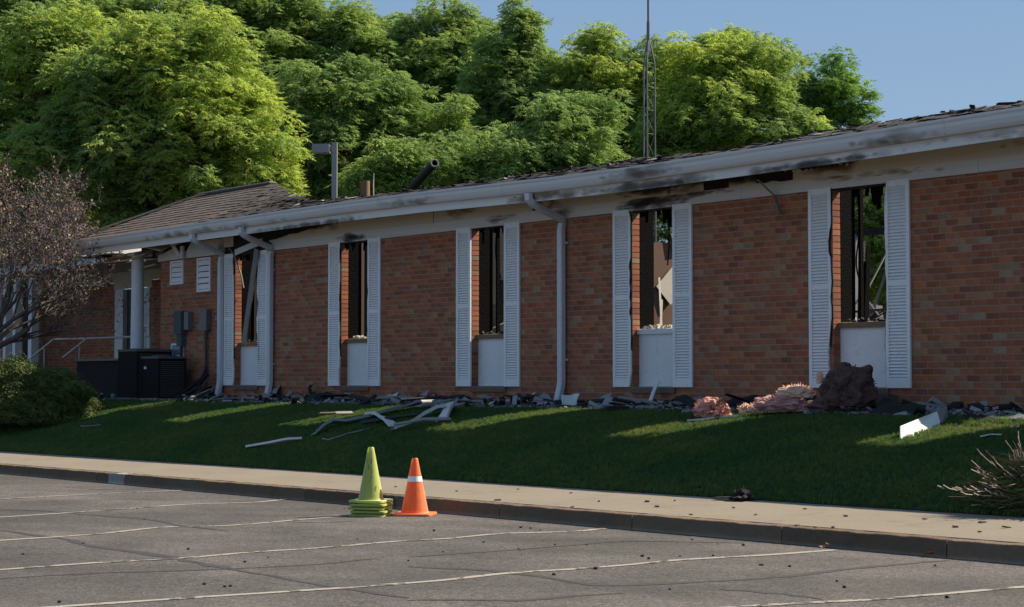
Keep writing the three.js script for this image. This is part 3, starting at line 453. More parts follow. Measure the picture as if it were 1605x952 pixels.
// ---------------------------------------------------------------- roof
const ridge = (x) => interp([[-38.9, 0], [-36.75, 2.15], [-33.6, 2.15], [-32.4, 1.75], [-31, 1.1], [-29.2, .5], [-28, .42], [-26, .38], [-23.7, .5], [-22.6, .8], [-20.8, 1.0], [-19.6, .75], [-18.4, .42], [-16.5, .5], [-15.6, .62], [-14.4, .5], [-11, .62], [-6, .6]], x);
const roofY = (x, s) => { const m = interp([[-38.9, .475], [-33.6, .475], [-32.4, .44], [-31, .42], [-29, .35], [-26, .26], [-20.7, .27], [-18, .24], [-15.6, .33], [-12, .30], [-6, .3]], x); return lip(x) + .012 + m * s + (x > -33 ? .022 * noise(x * 1.6, s * 3) + .012 * noise(x * 5, s * 6) : .004 * noise(x * 2, s * 3)); };
{
  const r = rngOf(66), pos = [], ns = 10, xs = []; for (let x = -38.9; x <= -5.9; x += .2) xs.push(x);
  const P = (x, k, d) => { const s = ridge(x) * k / ns; return [x, roofY(x, s) - .012 - d, -17.63 - s]; };
  for (let i = 0; i + 1 < xs.length; i++) for (let k = 0; k < ns; k++) for (const d of [0, .03]) for (const q of [[i, k], [i + 1, k], [i + 1, k + 1], [i, k], [i + 1, k + 1], [i, k + 1]]) pos.push(...P(xs[q[0]], q[1], d));
  const g = new THREE.BufferGeometry(); g.setAttribute('position', new THREE.Float32BufferAttribute(pos, 3)); const uv = []; for (let i = 0; i < pos.length; i += 3) uv.push(pos[i], pos[i + 2]); g.setAttribute('uv', new THREE.Float32BufferAttribute(uv, 2)); g.computeVertexNormals();
  const roof = part('roof', g, M.deck, B);
  // rear slope of the hip, out of sight from the front
  const back = []; for (let x = -36.75; x < -33.5; x += .35) back.push(x);
  part('rear_slope', sweep([[5.60, -19.78], [4.7, -21.9], [4.67, -21.9], [5.57, -19.78]], back, () => 0), M.deck, roof);
  const tab = new THREE.BoxGeometry(1, .008, 1, 2, 1, 1); { const p = tab.attributes.position; for (let i = 0; i < p.count; i++) p.setY(i, p.getY(i) + (p.getZ(i) > 0 ? .004 : -.004) + .25 * p.getX(i) * p.getX(i) * .02); tab.computeVertexNormals(); }
  const mats = [], cols = [];
  for (let x = -38.85; x < -6; x += .17) for (let s = .02; s < ridge(x) - .04; s += .175) {
    const burnt = smooth(-33.2, -30.5, x + .8 * noise(x, s * 2)), lost = burnt * .12; if (r() < lost) continue;
    const ex = x + (Math.round(s / .175) % 2) * .085, sl = Math.atan((roofY(ex, s + .1) - roofY(ex, s)) / .1), curl = burnt * (r() < .08 ? r() * .3 : r() * .08) + .02;
    mats.push(M4(ex, roofY(ex, s) + .006 + curl * .04, -17.62 - s - .06, sl - .0 + curl * (r() < .5 ? 1 : -.4), (r() - .5) * (.06 + burnt * .25), (r() - .5) * burnt * .16, .168 * (1 - burnt * r() * .3), 1.6, .186));
    const k = .75 + r() * .5, ash = burnt > .5 && r() < .02; cols.push(ash ? lin(.3, .29, .28) : lin(k * lerp(.122, .018, burnt), k * lerp(.09, .016, burnt), k * lerp(.075, .015, burnt)));
  }
  instanced('shingles', tab, M.shingleBrown, mats, cols, roof);
  part('hip_flashing', [bar(V(-38.9, 4.66, -17.62), V(-36.72, 5.66, -19.8), .10, .02), bar(V(-36.72, 5.665, -19.8), V(-33.6, 5.66, -19.8), .16, .025)], std(lin(.48, .43, .37), .8, { map: tGrit }), roof);
  // ash and splinters along the burnt edge
  const gs = [], gl = []; for (let i = 0; i < 120; i++) { const x = -31 + r() * 24, s = ridge(x) * (.4 + r() * .7), k = .02 + r() * .055; (r() < .85 ? gs : gl).push(box(k * (1 + r() * 3), .008 + r() * .014, k, x, roofY(x, s) + .008 + r() * .015, -17.63 - s, (r() - .5) * .5, r() * 3, (r() - .5) * .5)); }
  part('burnt_scraps', gs, M.char, roof).userData.kind = 'stuff'; part('ash_scraps', gl.map((g2) => g2.scale(1, 1, 1)), M.dry, roof).userData.kind = 'stuff';
}
// ---------------------------------------------------------------- porch and left wing
{
  const P = B;
  // ceiling and beams of the porch, burnt through in places
  part('porch_ceiling', [span(-46, X_L - .02, 4.20, 4.23, ZP + .02, -18.9)], M.cream, P);
  part('porch_frieze', [span(-58, DOOR[0] - .1, 3.925, 4.19, ZP - .008, ZP + .02), span(DOOR[1] + .1, X_L - .02, 3.925, 4.19, ZP - .008, ZP + .02), span(DOOR[0] - .1, DOOR[1] + .1, 3.75, 4.19, ZP - .008, ZP + .021)], M.cream, P);
  part('porch_beam', [bar(V(-38.7, 4.22, -18.95), V(-35.9, 4.22, -18.95), .1, .16), bar(V(-38.6, 4.20, -18.35), V(-36.0, 4.26, -18.35), .1, .1)], M.greyWood, P);
  part('torn_soffit', [box(1.2, .02, .5, -38.1, 4.25, -18.0, .05, .03, .02), box(.9, .02, .3, -36.6, 4.17, -18.2, .3, .1, .1), box(.5, .02, .35, -35.4, 4.32, -18.05, .5, .2, -.35), box(.6, .02, .25, -34.4, 4.33, -18.0, .35, -.3, .2)], M.cream, P);
  part('torn_soffit', [box(.10, .32, .02, -35.0, 4.22, -18.25, .2, .3, .5), box(.10, .26, .05, -34.8, 4.16, -18.3, 0, 0, 0), box(.7, .03, .12, -37.4, 4.12, -18.6, .2, .1, -.08), box(1.0, .03, .1, -38.4, 4.05, -19.2, .2, .2, .06)], M.white, P);
  part('burnt_soffit', [box(.9, .05, .3, -38.2, 4.22, -17.95, .1, 0, -.03), box(.5, .08, .3, -33.9, 4.38, -17.95, .4, 0, .1), bar(V(-35.9, 4.1, -18.2), V(-35.3, 4.42, -17.9), .08, .05)], M.char, P);
  // round column on a square base
  const col = part('column', (() => { const g = new THREE.CylinderGeometry(.135, .15, 2.85, 20); g.translate(-36.78, 2.82, -18.25); return g; })(), M.white, P);
  part('column_base', [box(.36, .09, .36, -36.78, 1.43, -18.25), box(.34, .07, .34, -36.78, 4.215, -18.25)], M.white, col);
  part('porch_floor', [span(-50, X_L - .02, .7, 1.385, ZP, -18.0)], M.kerbish, P);
  part('porch_wall', [span(-38.9, -36.45, .8, 1.86, -17.98, -17.8)], std(lin(.014, .012, .012), 1, { map: tConcrete }), P);
  part('porch_wall_cap', [span(-38.95, -36.4, 1.862, 1.91, -18.02, -17.76)], M.kerbish, P);
  // door with side light in a white surround
  const d = new THREE.Group(); d.name = 'door'; P.add(d);
  part('frame', [span(DOOR[0], DOOR[0] + .46, 1.39, 3.745, ZP - .1, ZP + .035), span(DOOR[1] - .12, DOOR[1], 1.39, 3.745, ZP - .1, ZP + .03), span(-41.9, -41.8, 1.39, 3.745, ZP - .1, ZP + .025), span(-41.9, DOOR[1], 2.75, 2.85, ZP - .1, ZP + .02)], M.white, d);
  part('leaf', [span(DOOR[0] + .46, -41.9, 1.39, 3.745, ZP - .12, ZP - .08)], M.dark, d);
  part('pane', [span(-41.8, DOOR[1] - .12, 1.39, 3.745, ZP - .07, ZP - .065)], std(lin(.10, .12, .14), .12), d);
  part('curtain', [span(-41.78, DOOR[1] - .14, 1.4, 2.75, ZP - .1, ZP - .095)], M.greyWood, d);
  // louvred wall vents
  const vent = (x0, x1, y0, y1, n) => { const v = new THREE.Group(); v.name = 'wall_vent'; P.add(v); part('frame', [span(x0, x0 + .05, y0, y1, ZW - .01, ZW + .03), span(x1 - .05, x1, y0, y1, ZW - .01, ZW + .03), span(x0 + .05, x1 - .05, y0, y0 + .05, ZW - .01, ZW + .029), span(x0 + .05, x1 - .05, y1 - .04, y1, ZW - .01, ZW + .029)], M.shutter, v); const h = (y1 - y0 - .09) / n; for (let i = 0; i < n; i++) part('louver', box(x1 - x0 - .102, h * .92, .012, (x0 + x1) / 2, y0 + .05 + (i + .5) * h, ZW + .012, -.32, 0, 0), M.shutter, v); part('recess', span(x0 + .05, x1 - .05, y0 + .05, y1 - .04, ZW - .004, ZW + .001), M.dark, v); };
  vent(-35.49, -34.90, 3.485, 4.0, 4); vent(-34.28, -33.70, 3.285, 4.0, 5);
  const cv = new THREE.Group(); cv.name = 'wall_vent'; P.add(cv);
  part('frame', [span(-35.41, -34.87, 1.93, 1.97, ZW, ZW + .03), span(-35.41, -34.87, 2.18, 2.22, ZW, ZW + .03), span(-35.41, -35.37, 1.97, 2.18, ZW, ZW + .03), span(-34.91, -34.87, 1.97, 2.18, ZW, ZW + .03)], M.shutter, cv);
  part('pane', span(-35.37, -34.91, 1.97, 2.18, ZW + .002, ZW + .008), std(lin(.16, .20, .25), .15), cv);
  // meter box and conduits
  const mt = new THREE.Group(); mt.name = 'electric_meter'; P.add(mt);
  part('cabinet', [span(-35.05, -34.72, 2.42, 2.90, ZW + .002, ZW + .16), span(-34.99, -34.78, 2.15, 2.42, ZW + .002, ZW + .12)], std(lin(.075, .085, .095), .8, { map: tPaint }), mt);
  part('cover', [span(-34.66, -34.48, 2.5, 2.88, ZW + .002, ZW + .12)], std(lin(.15, .16, .17), .5, { map: tPaint }), mt);
  part('conduit', [tube([V(-34.88, 2.2, ZW + .06), V(-34.88, 1.6, ZW + .06), V(-34.8, 1.1, ZW + .05)], .035, 8)], M.dark, mt);
  const m2 = new THREE.Group(); m2.name = 'junction_box'; P.add(m2);
  part('cabinet', [span(-33.98, -33.68, 2.46, 2.90, ZW + .002, ZW + .12)], M.steel, m2);
  part('conduit', [tube([V(-33.83, 2.5, ZW + .05), V(-33.83, 1.7, ZW + .05), V(-33.95, 1.45, ZW + .05), V(-34.4, 1.25, ZW + .05)], .028, 8), tube([V(-33.8, 2.5, ZW + .05), V(-33.8, 1.02, ZW + .05)], .02, 6)], M.dark, m2);
  // left wing with its own low roof on square posts
  const w = thing('left_wing', 'low grey shingled wing with white posts behind the bare tree at the left', 'building', V(0, 0, 0));
  part('roof', [sweep([[4.52, -19.45], [5.95, -22.5], [4.6, -25.5], [4.55, -25.5], [5.90, -22.5], [4.49, -19.45]], [-62, -52, -40.2])], std(lin(.20, .165, .15), .95, { map: tGrit, bumpMap: tRough, bumpScale: .02 }), w);
  const rr = rngOf(3), mats = [], cols = [];
  const tab = new THREE.BoxGeometry(.30, .012, .16);
  for (let s = 0; s < 3.3; s += .14) for (let x = -60; x < -40.3; x += .305) { mats.push(M4(x + (Math.round(s / .14) % 2) * .15, 4.535 + s * .425 + .004, -19.45 - s * .906, .435, 0, 0)); const k = .75 + rr() * .5; cols.push(lin(.17 * k, .142 * k, .13 * k)); }
  instanced('shingles', tab, std(lin(1, 1, 1), .95, { map: tGrit }), mats, cols, w);
  part('fascia', [span(-62, -40.2, 4.30, 4.50, -19.47, -19.43)], M.white, w);
  part('ceiling', [span(-62, -46.01, 4.24, 4.28, ZP + .03, -19.48)], M.cream, w);
  for (const px of [52, 27, 12, -6]) { const p = atZ(px, 500, -19.62); part('post', [box(px === 52 ? .22 : .18, 2.95, .2, p.x, 2.76, -19.62)], M.white, w); }
  part('gable_wall', [span(-40.4, -40.36, 4.28, 4.5, -25, -20)], M.cream, w);
}
// ---------------------------------------------------------------- porch handrails, condensers, loose things by the porch
{
  const zr = -18.65;
  const rail = (label, pts, posts) => { const p = pts.map(([x, y]) => atZ(x, y, zr)), t = thing('handrail', label, 'handrail', V(p[1].x, 1.0, zr)); const off = (g) => { g.translate(-p[1].x, -1.0, -zr); return g; }; const gs = []; for (let i = 0; i + 1 < p.length; i++) gs.push(taper(p[i], p[i + 1], .026, .026, 8)); part('rail', gs.map(off), M.railPaint, t); for (const [x, y] of posts) { const q = atZ(x, y, zr); part('post', off(taper(V(q.x, .9, zr), q, .019, .019, 8)), M.railPaint, t); } };
  rail('left grey metal handrail sloping down behind the shrub', [[-40, 572], [36, 571], [84, 532], [134, 531]], [[0, 571], [69, 545]]);
  rail('right grey metal handrail running level to the white porch column', [[98, 561], [136, 531], [212, 528], [236, 527]], [[124, 541], [235, 527]]);

  const ac = (label, x0, x1, z0, z1, h, topDark) => {
    const y0 = 1.03, t = thing('condenser', label, 'air conditioner', V((x0 + x1) / 2, y0, (z0 + z1) / 2)); const cx = (x0 + x1) / 2, cz = (z0 + z1) / 2, w = x1 - x0, d = z1 - z0, c = .055;
    const body = std(lin(.022, .020, .021), .9, { specularIntensity: .15, map: tPaint }), fin = std(lin(.075, .07, .066), .85, { specularIntensity: .2, map: tPaint });
    part('base', box(w + .06, .05, d + .06, 0, .0, 0), M.kerbish, t);
    part('cabinet', [box(c, h - .06, c, -w / 2 + c / 2, h / 2, -d / 2 + c / 2), box(c, h - .06, c, w / 2 - c / 2, h / 2, -d / 2 + c / 2), box(c, h - .06, c, -w / 2 + c / 2, h / 2, d / 2 - c / 2), box(c, h - .06, c, w / 2 - c / 2, h / 2, d / 2 - c / 2), box(w - .1, h - .07, d - .1, 0, h / 2, 0), box(w - .11, h - .065, .03, 0, h / 2, d / 2 - .02)], body, t);
    const lid = part('lid', box(w + .02, .05, d + .02, 0, h - .005, 0), std(lin(.12, .12, .125), .85, { map: tPaint, specularIntensity: .2 }), t);
    const ring = []; for (let k = 1; k < 6; k++) { const q = new THREE.TorusGeometry(Math.min(w, d) * .08 * k, .008, 4, 24); q.rotateX(Math.PI / 2); q.translate(0, h + .03, 0); ring.push(q); } part('fan_guard', ring, M.steel, lid);
    const fins = []; for (let y = .07; y < h - .06; y += .042) fins.push(box(.012, .024, d - .1, w / 2 - .012, y, 0, 0, 0, .5)); part('louvers', fins, fin, t).userData.kind = 'stuff';
    return t;
  };
  ac('taller dark condenser cabinet standing behind the louvred one', -36.0, -35.12, -18.25, -17.42, 1.04);
  const a2 = ac('dark condenser with ribbed louvred side and small white badge', -35.05, -34.30, -18.16, -17.5, .88);
  part('badge', box(.10, .055, .004, -.22, .66, .325), M.white, a2);
  const lb = thing('leaning_board', 'pale broken board leaning against the brick of the porch', 'board', V(-36.4, 1.4, -19.2));
  part('plank', bar(V(-.75, .45, .2), V(.3, 1.55, -.1), .03, .14), M.paleWood, lb);
}
// ---------------------------------------------------------------- traffic cones
{
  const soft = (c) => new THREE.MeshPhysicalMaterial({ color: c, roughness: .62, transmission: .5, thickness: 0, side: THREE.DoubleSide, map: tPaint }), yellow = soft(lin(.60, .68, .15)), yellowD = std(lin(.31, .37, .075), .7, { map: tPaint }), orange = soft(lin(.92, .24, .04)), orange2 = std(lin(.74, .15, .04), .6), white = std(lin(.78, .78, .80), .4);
  const scuff = std(lin(.20, .24, .06), .9);
  const cone = (name, label, pos, H, flange, mat, matF, ry, group) => {
    const t = thing(name, label, 'traffic cone', pos, group); t.rotation.y = ry;
    const r0 = flange * .355, r1 = .032;
    const prof = [[r0 + .012, .028], [r0, .045], [lerp(r0, r1, .5), .03 + (H - .03) * .5], [r1 + .004, H - .03], [r1, H - .01], [r1 - .006, H]].map(([a, b]) => new THREE.Vector2(a, b));
    part('body', new THREE.LatheGeometry(prof, 36), mat, t);
    const s = new THREE.Shape(), f = flange / 2, c = .05; s.moveTo(-f + c, -f); s.lineTo(f - c, -f); s.quadraticCurveTo(f, -f, f, -f + c); s.lineTo(f, f - c); s.quadraticCurveTo(f, f, f - c, f); s.lineTo(-f + c, f); s.quadraticCurveTo(-f, f, -f, f - c); s.lineTo(-f, -f + c); s.quadraticCurveTo(-f, -f, -f + c, -f);
    const hole = new THREE.Path(); hole.absarc(0, 0, r0 - .012, 0, 6.2832, true); s.holes.push(hole);
    const g = new THREE.ExtrudeGeometry(s, { depth: .014, bevelEnabled: true, bevelSize: .006, bevelThickness: .006, bevelSegments: 2 }); g.rotateX(-Math.PI / 2); g.translate(0, .006, 0);
    part('base', g, matF, t); return t;
  };
  const p = atGround(581, 809, lotY), gap = .036;
  const words = ['lowest yellow green traffic cone, flat on the asphalt under the stack', 'second yellow green cone from the bottom of the stack', 'middle yellow green cone of the stack, only its rim showing', 'fourth yellow green cone of the stack, just under the topmost'];
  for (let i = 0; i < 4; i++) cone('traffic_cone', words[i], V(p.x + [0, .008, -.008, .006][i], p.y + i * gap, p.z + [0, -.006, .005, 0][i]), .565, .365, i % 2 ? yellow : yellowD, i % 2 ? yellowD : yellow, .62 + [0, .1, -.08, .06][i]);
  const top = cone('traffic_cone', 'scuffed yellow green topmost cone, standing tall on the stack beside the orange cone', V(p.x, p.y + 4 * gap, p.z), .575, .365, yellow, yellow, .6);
  const o = atGround(650, 808, lotY);
  const oc = cone('traffic_cone', 'single orange traffic cone with a white reflective collar', o, .60, .40, orange, orange2, .75);
  { const H = .60, r0 = .40 * .355, r1 = .032, rr = (y) => lerp(r0, r1, (y - .03) / (H - .03)) + .0025; const g = new THREE.LatheGeometry([[rr(.355), .355], [rr(.41), .41]].map(([a, b]) => new THREE.Vector2(a, b)), 36); part('reflective_collar', g, white, oc); }
  // scuffs on the yellow cone: rubbed black marks a hair proud of the plastic
  { const H = .575, r0 = .365 * .355, r1 = .032, gs = []; const r = rngOf(2); for (let i = 0; i < 9; i++) { const y = .1 + r() * .35, a = .2 + r() * 1.9, rad = lerp(r0, r1, (y - .03) / (H - .03)) + .003; const b = box(.006 + r() * .01, .01 + r() * .045, .002, 0, 0, 0); b.rotateZ((r() - .5) * .6); b.rotateX(-.17); b.translate(0, y, rad); b.rotateY(a - .6); gs.push(b); } part('scuff_mark', gs, scuff, top); }
}
// ---------------------------------------------------------------- lamp post, mast, pipes
{
  const p = atDepth(524, 300, 45); const g0 = 1.035, top = atDepth(524, 223, 45).y;
  const l = thing('lamp_post', 'grey square lamp post with a box head rising behind the roof', 'street lamp', V(p.x, g0, p.z));
  part('pole', box(.13, top - g0, .13, 0, (top - g0) / 2, 0, 0, .9, 0), std(lin(.27, .27, .27), .6, { map: tPaint }), l);
  const dir = RIGHT.clone().multiplyScalar(-1);
  const head = box(.42, .21, .36, 0, 0, 0); head.rotateY(Math.atan2(-dir.z, dir.x)); head.translate(dir.x * .33, top - g0 - .16, dir.z * .33);
  part('lamp_head', head, std(lin(.24, .245, .255), .5, { map: tPaint }), l);
  const arm = box(.14, .12, .1, 0, 0, 0); arm.rotateY(Math.atan2(-dir.z, dir.x)); arm.translate(dir.x * .07, top - g0 - .16, dir.z * .07); part('arm', arm, M.greyMetal, l);

  const Zt = 46, b = atDepth(1017, 260, Zt), m = thing('radio_mast', 'thin dark lattice radio mast with a whip pole behind the roof', 'antenna', V(b.x, 1.035, b.z));
  const Y = (py) => atDepth(1016, py, Zt).y - 1.035, q = .165;
  const ring = (y, r) => [0, 1, 2].map((k) => V(Math.cos(k * 2.094 + .95) * r, y, Math.sin(k * 2.094 + .95) * r));
  const lo = ring(0, q * 1.12), hi = ring(Y(98), q), tip = ring(Y(62), .03);
  for (let k = 0; k < 3; k++) part('leg', [taper(lo[k], hi[k], .021, .021, 6), taper(hi[k], tip[k], .021, .021, 6)], M.steel, m);
  part('pole', [taper(V(0, Y(80), 0), V(0, Y(32), 0), .05, .042, 8), taper(V(0, Y(32), 0), V(0, Y(-260), 0), .03, .03, 8)], M.steel, m);
  const br = []; const n = 14; for (let i = 0; i < n; i++) { const y = Y(98) * (1 - i / n), y2 = Y(98) * (1 - (i + 1) / n), A = ring(y, q), C = ring(y2, q); for (let k = 0; k < 3; k++) { br.push(taper(A[k], A[(k + 1) % 3], .0045, .0045, 4), taper(A[k], C[(k + 1) % 3], .0045, .0045, 4)); } }
  part('bracing', br, M.steel, m);

  const vp = atZ(572, 303, -20.6), v = thing('vent_pipe', 'short rusty vent pipe standing behind the burnt roof edge', 'pipe', V(vp.x, 1.2, vp.z));
  const vt = atZ(572, 284, -20.6).y - 1.2; { const g = new THREE.CylinderGeometry(.10, .10, vt, 16, 1, true); g.translate(0, vt / 2, 0); const i = new THREE.CylinderGeometry(.088, .088, vt, 16, 1, true); i.translate(0, vt / 2, 0); const t = new THREE.RingGeometry(.088, .10, 16); t.rotateX(-Math.PI / 2); t.translate(0, vt, 0); part('pipe', [g, i, t], M.rust, v); }
  const e = atZ(681, 256, -21.0), s = atZ(648, 292, -21.6), tp = thing('fallen_duct', 'dark round duct tilted up out of the collapsed roof with its pale open end', 'pipe', s);
  { const d = e.clone().sub(s), L = d.length(), g = new THREE.CylinderGeometry(.085, .085, L, 18, 1, true); g.translate(0, L / 2, 0); const ri = new THREE.TorusGeometry(.072, .018, 8, 20); ri.rotateX(Math.PI / 2); ri.translate(0, L, 0); const Q = new THREE.Quaternion().setFromUnitVectors(V(0, 1, 0), d.clone().normalize()); g.applyQuaternion(Q); ri.applyQuaternion(Q); part('duct', g, M.duct, tp); part('rim', ri, M.greyWood, tp); const st = bar(V(0, 0, 0), V(.1, -2.4, .1), .08, .08); part('prop', st, M.char, tp); }
  const rod = thing('broken_rod', 'thin pale bent rods sticking up beside the rusty vent pipe', 'rod', V(vp.x - .15, 1.2, vp.z - .3));
  part('rod', [tube([V(0, 0, 0), V(0, vt, 0), V(-.03, vt + .12, 0), V(.05, vt + .2, .02)], .012, 5), tube([V(-.25, 0, 0), V(-.25, vt - .05, 0), V(-.4, vt + .03, 0)], .02, 5)], M.dry, rod);
}
// ---------------------------------------------------------------- trees behind
const bladeOf = (L, w, droop, n = 1) => { const pos = []; const q = (a, b, c) => pos.push(...a, ...b, ...c); const m = L * .45; q([0, 0, 0], [w, -droop * .25, m], [0, -droop, L]); q([0, 0, 0], [0, -droop, L], [-w, -droop * .25, m]); return pos; };
function sprig(L, n, lw, ll, seed) { // an arched stem with paired leaflets
  const r = rngOf(seed), pos = [];
  for (let i = 0; i < n; i++) {
    const t = (i + .6) / n, z = L * t, y = .16 * L * Math.sin(t * 2.2) - .42 * L * t * t, side = i === n - 1 ? 0 : (i % 2 ? 1 : -1), a = side * (1.0 + .3 * (r() - .5)), b = bladeOf(ll * (.8 + r() * .4), lw, ll * (.25 + r() * .5));
    const e = new THREE.Euler((r() - .3) * .6, a, (r() - .5) * 1.0), v = V(0, 0, 0);
    for (let k = 0; k < b.length; k += 3) { v.set(b[k], b[k + 1], b[k + 2]).applyEuler(e); pos.push(v.x, v.y + y, v.z + z); }
  }
  const g = new THREE.BufferGeometry(); g.setAttribute('position', new THREE.Float32BufferAttribute(pos, 3)); g.computeVertexNormals(); return g;
}
const SPR = [sprig(.24, 10, .0205, .095, 1), sprig(.20, 8, .023, .095, 2)];
const leafMat = new THREE.MeshPhysicalMaterial({ color: 0xffffff, roughness: .9, transmission: .6, thickness: 0, side: THREE.DoubleSide, specularIntensity: .25 });
function tree(label, Z, lobes0, tint, seed, dense = 1, group) {
  const r = rngOf(seed), lobes = lobes0.flatMap(([x, y, rx, ry]) => { const L = [[x, y, rx * .82, ry * .82]]; const n = 7; for (let i = 0; i < n; i++) { const a = 6.2832 * (i + r() * .8) / n, k = .24 + r() * .36, q = .58 + r() * .34; L.push([x + Math.cos(a) * rx * q, y + Math.sin(a) * ry * q, rx * k, ry * k * (.8 + r() * .3)]); } return L; });
  const wl = lobes.map(([x, y, rx, ry]) => { const c = atDepth(x, y, Z), k = Z / FOC; c.addScaledVector(FWD, (r() - .5) * rx * k * 1.2); return { c, a: rx * k, b: ry * k, d: (rx + ry) * .5 * k }; });
  const mid = wl.reduce((s, l) => s.add(l.c), V(0, 0, 0)).multiplyScalar(1 / wl.length);
  const t = thing('tree', label, 'tree', V(mid.x, 1.035, mid.z), group);
  const mats = [[], []], cols = [[], []], limbs = [];
  const low = Math.min(...wl.map((l) => l.c.y - l.b));
  const fork = Math.max(1.4, low - 1.035 + .3);
  limbs.push(taper(V(0, -.1, 0), V(.05, fork, 0), .26, .19, 9));
  const O = V(mid.x, 1.035, mid.z), ang = Math.atan2(RIGHT.z, RIGHT.x);
  for (const l of wl) {
    const C = l.c.clone().sub(O); if (l.a > 1.2) limbs.push(taper(V(.05, fork - .1, 0), V(C.x * .6, lerp(fork, C.y, .6), C.z * .6), .16, .10, 7), taper(V(C.x * .6, lerp(fork, C.y, .6), C.z * .6), V(C.x, C.y + l.b * .3, C.z), .10, .04, 6));
    const area = l.a * l.b * 12.5, nC = Math.round(area / .30 * dense);
    for (let i = 0; i < nC; i++) {
      // clump centre: mostly near the surface of the lobe, some within
      let u = r() * 2 - 1, th = r() * 6.2832, s = Math.sqrt(1 - u * u), rad = r() < .74 ? .86 + r() * .2 : .35 + r() * .5;
      const lx = Math.cos(th) * s, lz = Math.sin(th) * s; rad *= 1 + .34 * noise(lx * 2.4 + seed, u * 2.4, lz * 2.4) + .16 * noise(lx * 6, u * 6 + seed, lz * 6);
      const gap = noise(C.x * .4 + lx * 2.6, u * 2.6 + seed * 3, lz * 2.6); if (gap < -.30 / dense) continue; if (r() < .10) rad = 1.05 + r() * .38;
      const ox = lx * l.a * rad, oz = lz * l.d * rad, oy = u * l.b * rad;
      const cc = V(C.x + Math.cos(ang) * ox - Math.sin(ang) * oz, C.y + oy, C.z + Math.sin(ang) * ox + Math.cos(ang) * oz);
      if (r() < .3) limbs.push(taper(V(lerp(C.x, cc.x, .35), lerp(C.y, cc.y, .2), lerp(C.z, cc.z, .35)), cc, .03, .008, 4));
      const R = .24 + r() * .26, nS = Math.round(18 + R * 64), hueC = clamp(tint[3] + (tint[4] ?? .35) * noise(cc.x * .55 + seed, cc.y * .55, cc.z * .55) * 1.7 + (r() - .5) * .3, 0, 1);
      for (let j = 0; j < nS; j++) {
        const a = r() * 6.2832, e = Math.acos(1 - r() * 1.25), k = j % 2, se = Math.sin(e), dx = Math.cos(a) * se, dz = Math.sin(a) * se, dy = Math.cos(e);
        const sc = .7 + r() * .5;
        mats[k].push(M4(cc.x + dx * R * .75, cc.y + dy * R * .85 - .12, cc.z + dz * R * .75, (r() - .25) * 1.3 - dy * .5, Math.atan2(dx, dz) + (r() - .5) * .7, (r() - .5) * 1.0, sc));
        const g = .8 + r() * .4, h = clamp(hueC + (r() - .5) * .25, 0, 1); cols[k].push(lin(g * lerp(tint[0][0], tint[1][0], h), g * lerp(tint[0][1], tint[1][1], h), g * lerp(tint[0][2], tint[1][2], h)));
      }
    }
  }
  const trunk = part('trunk', limbs, M.bark, t); void trunk;
  const crown = new THREE.Group(); crown.name = 'crown'; t.add(crown);
  for (const k of [0, 1]) instanced('foliage', SPR[k], leafMat, mats[k], cols[k], crown);
  return mats[0].length + mats[1].length;
}
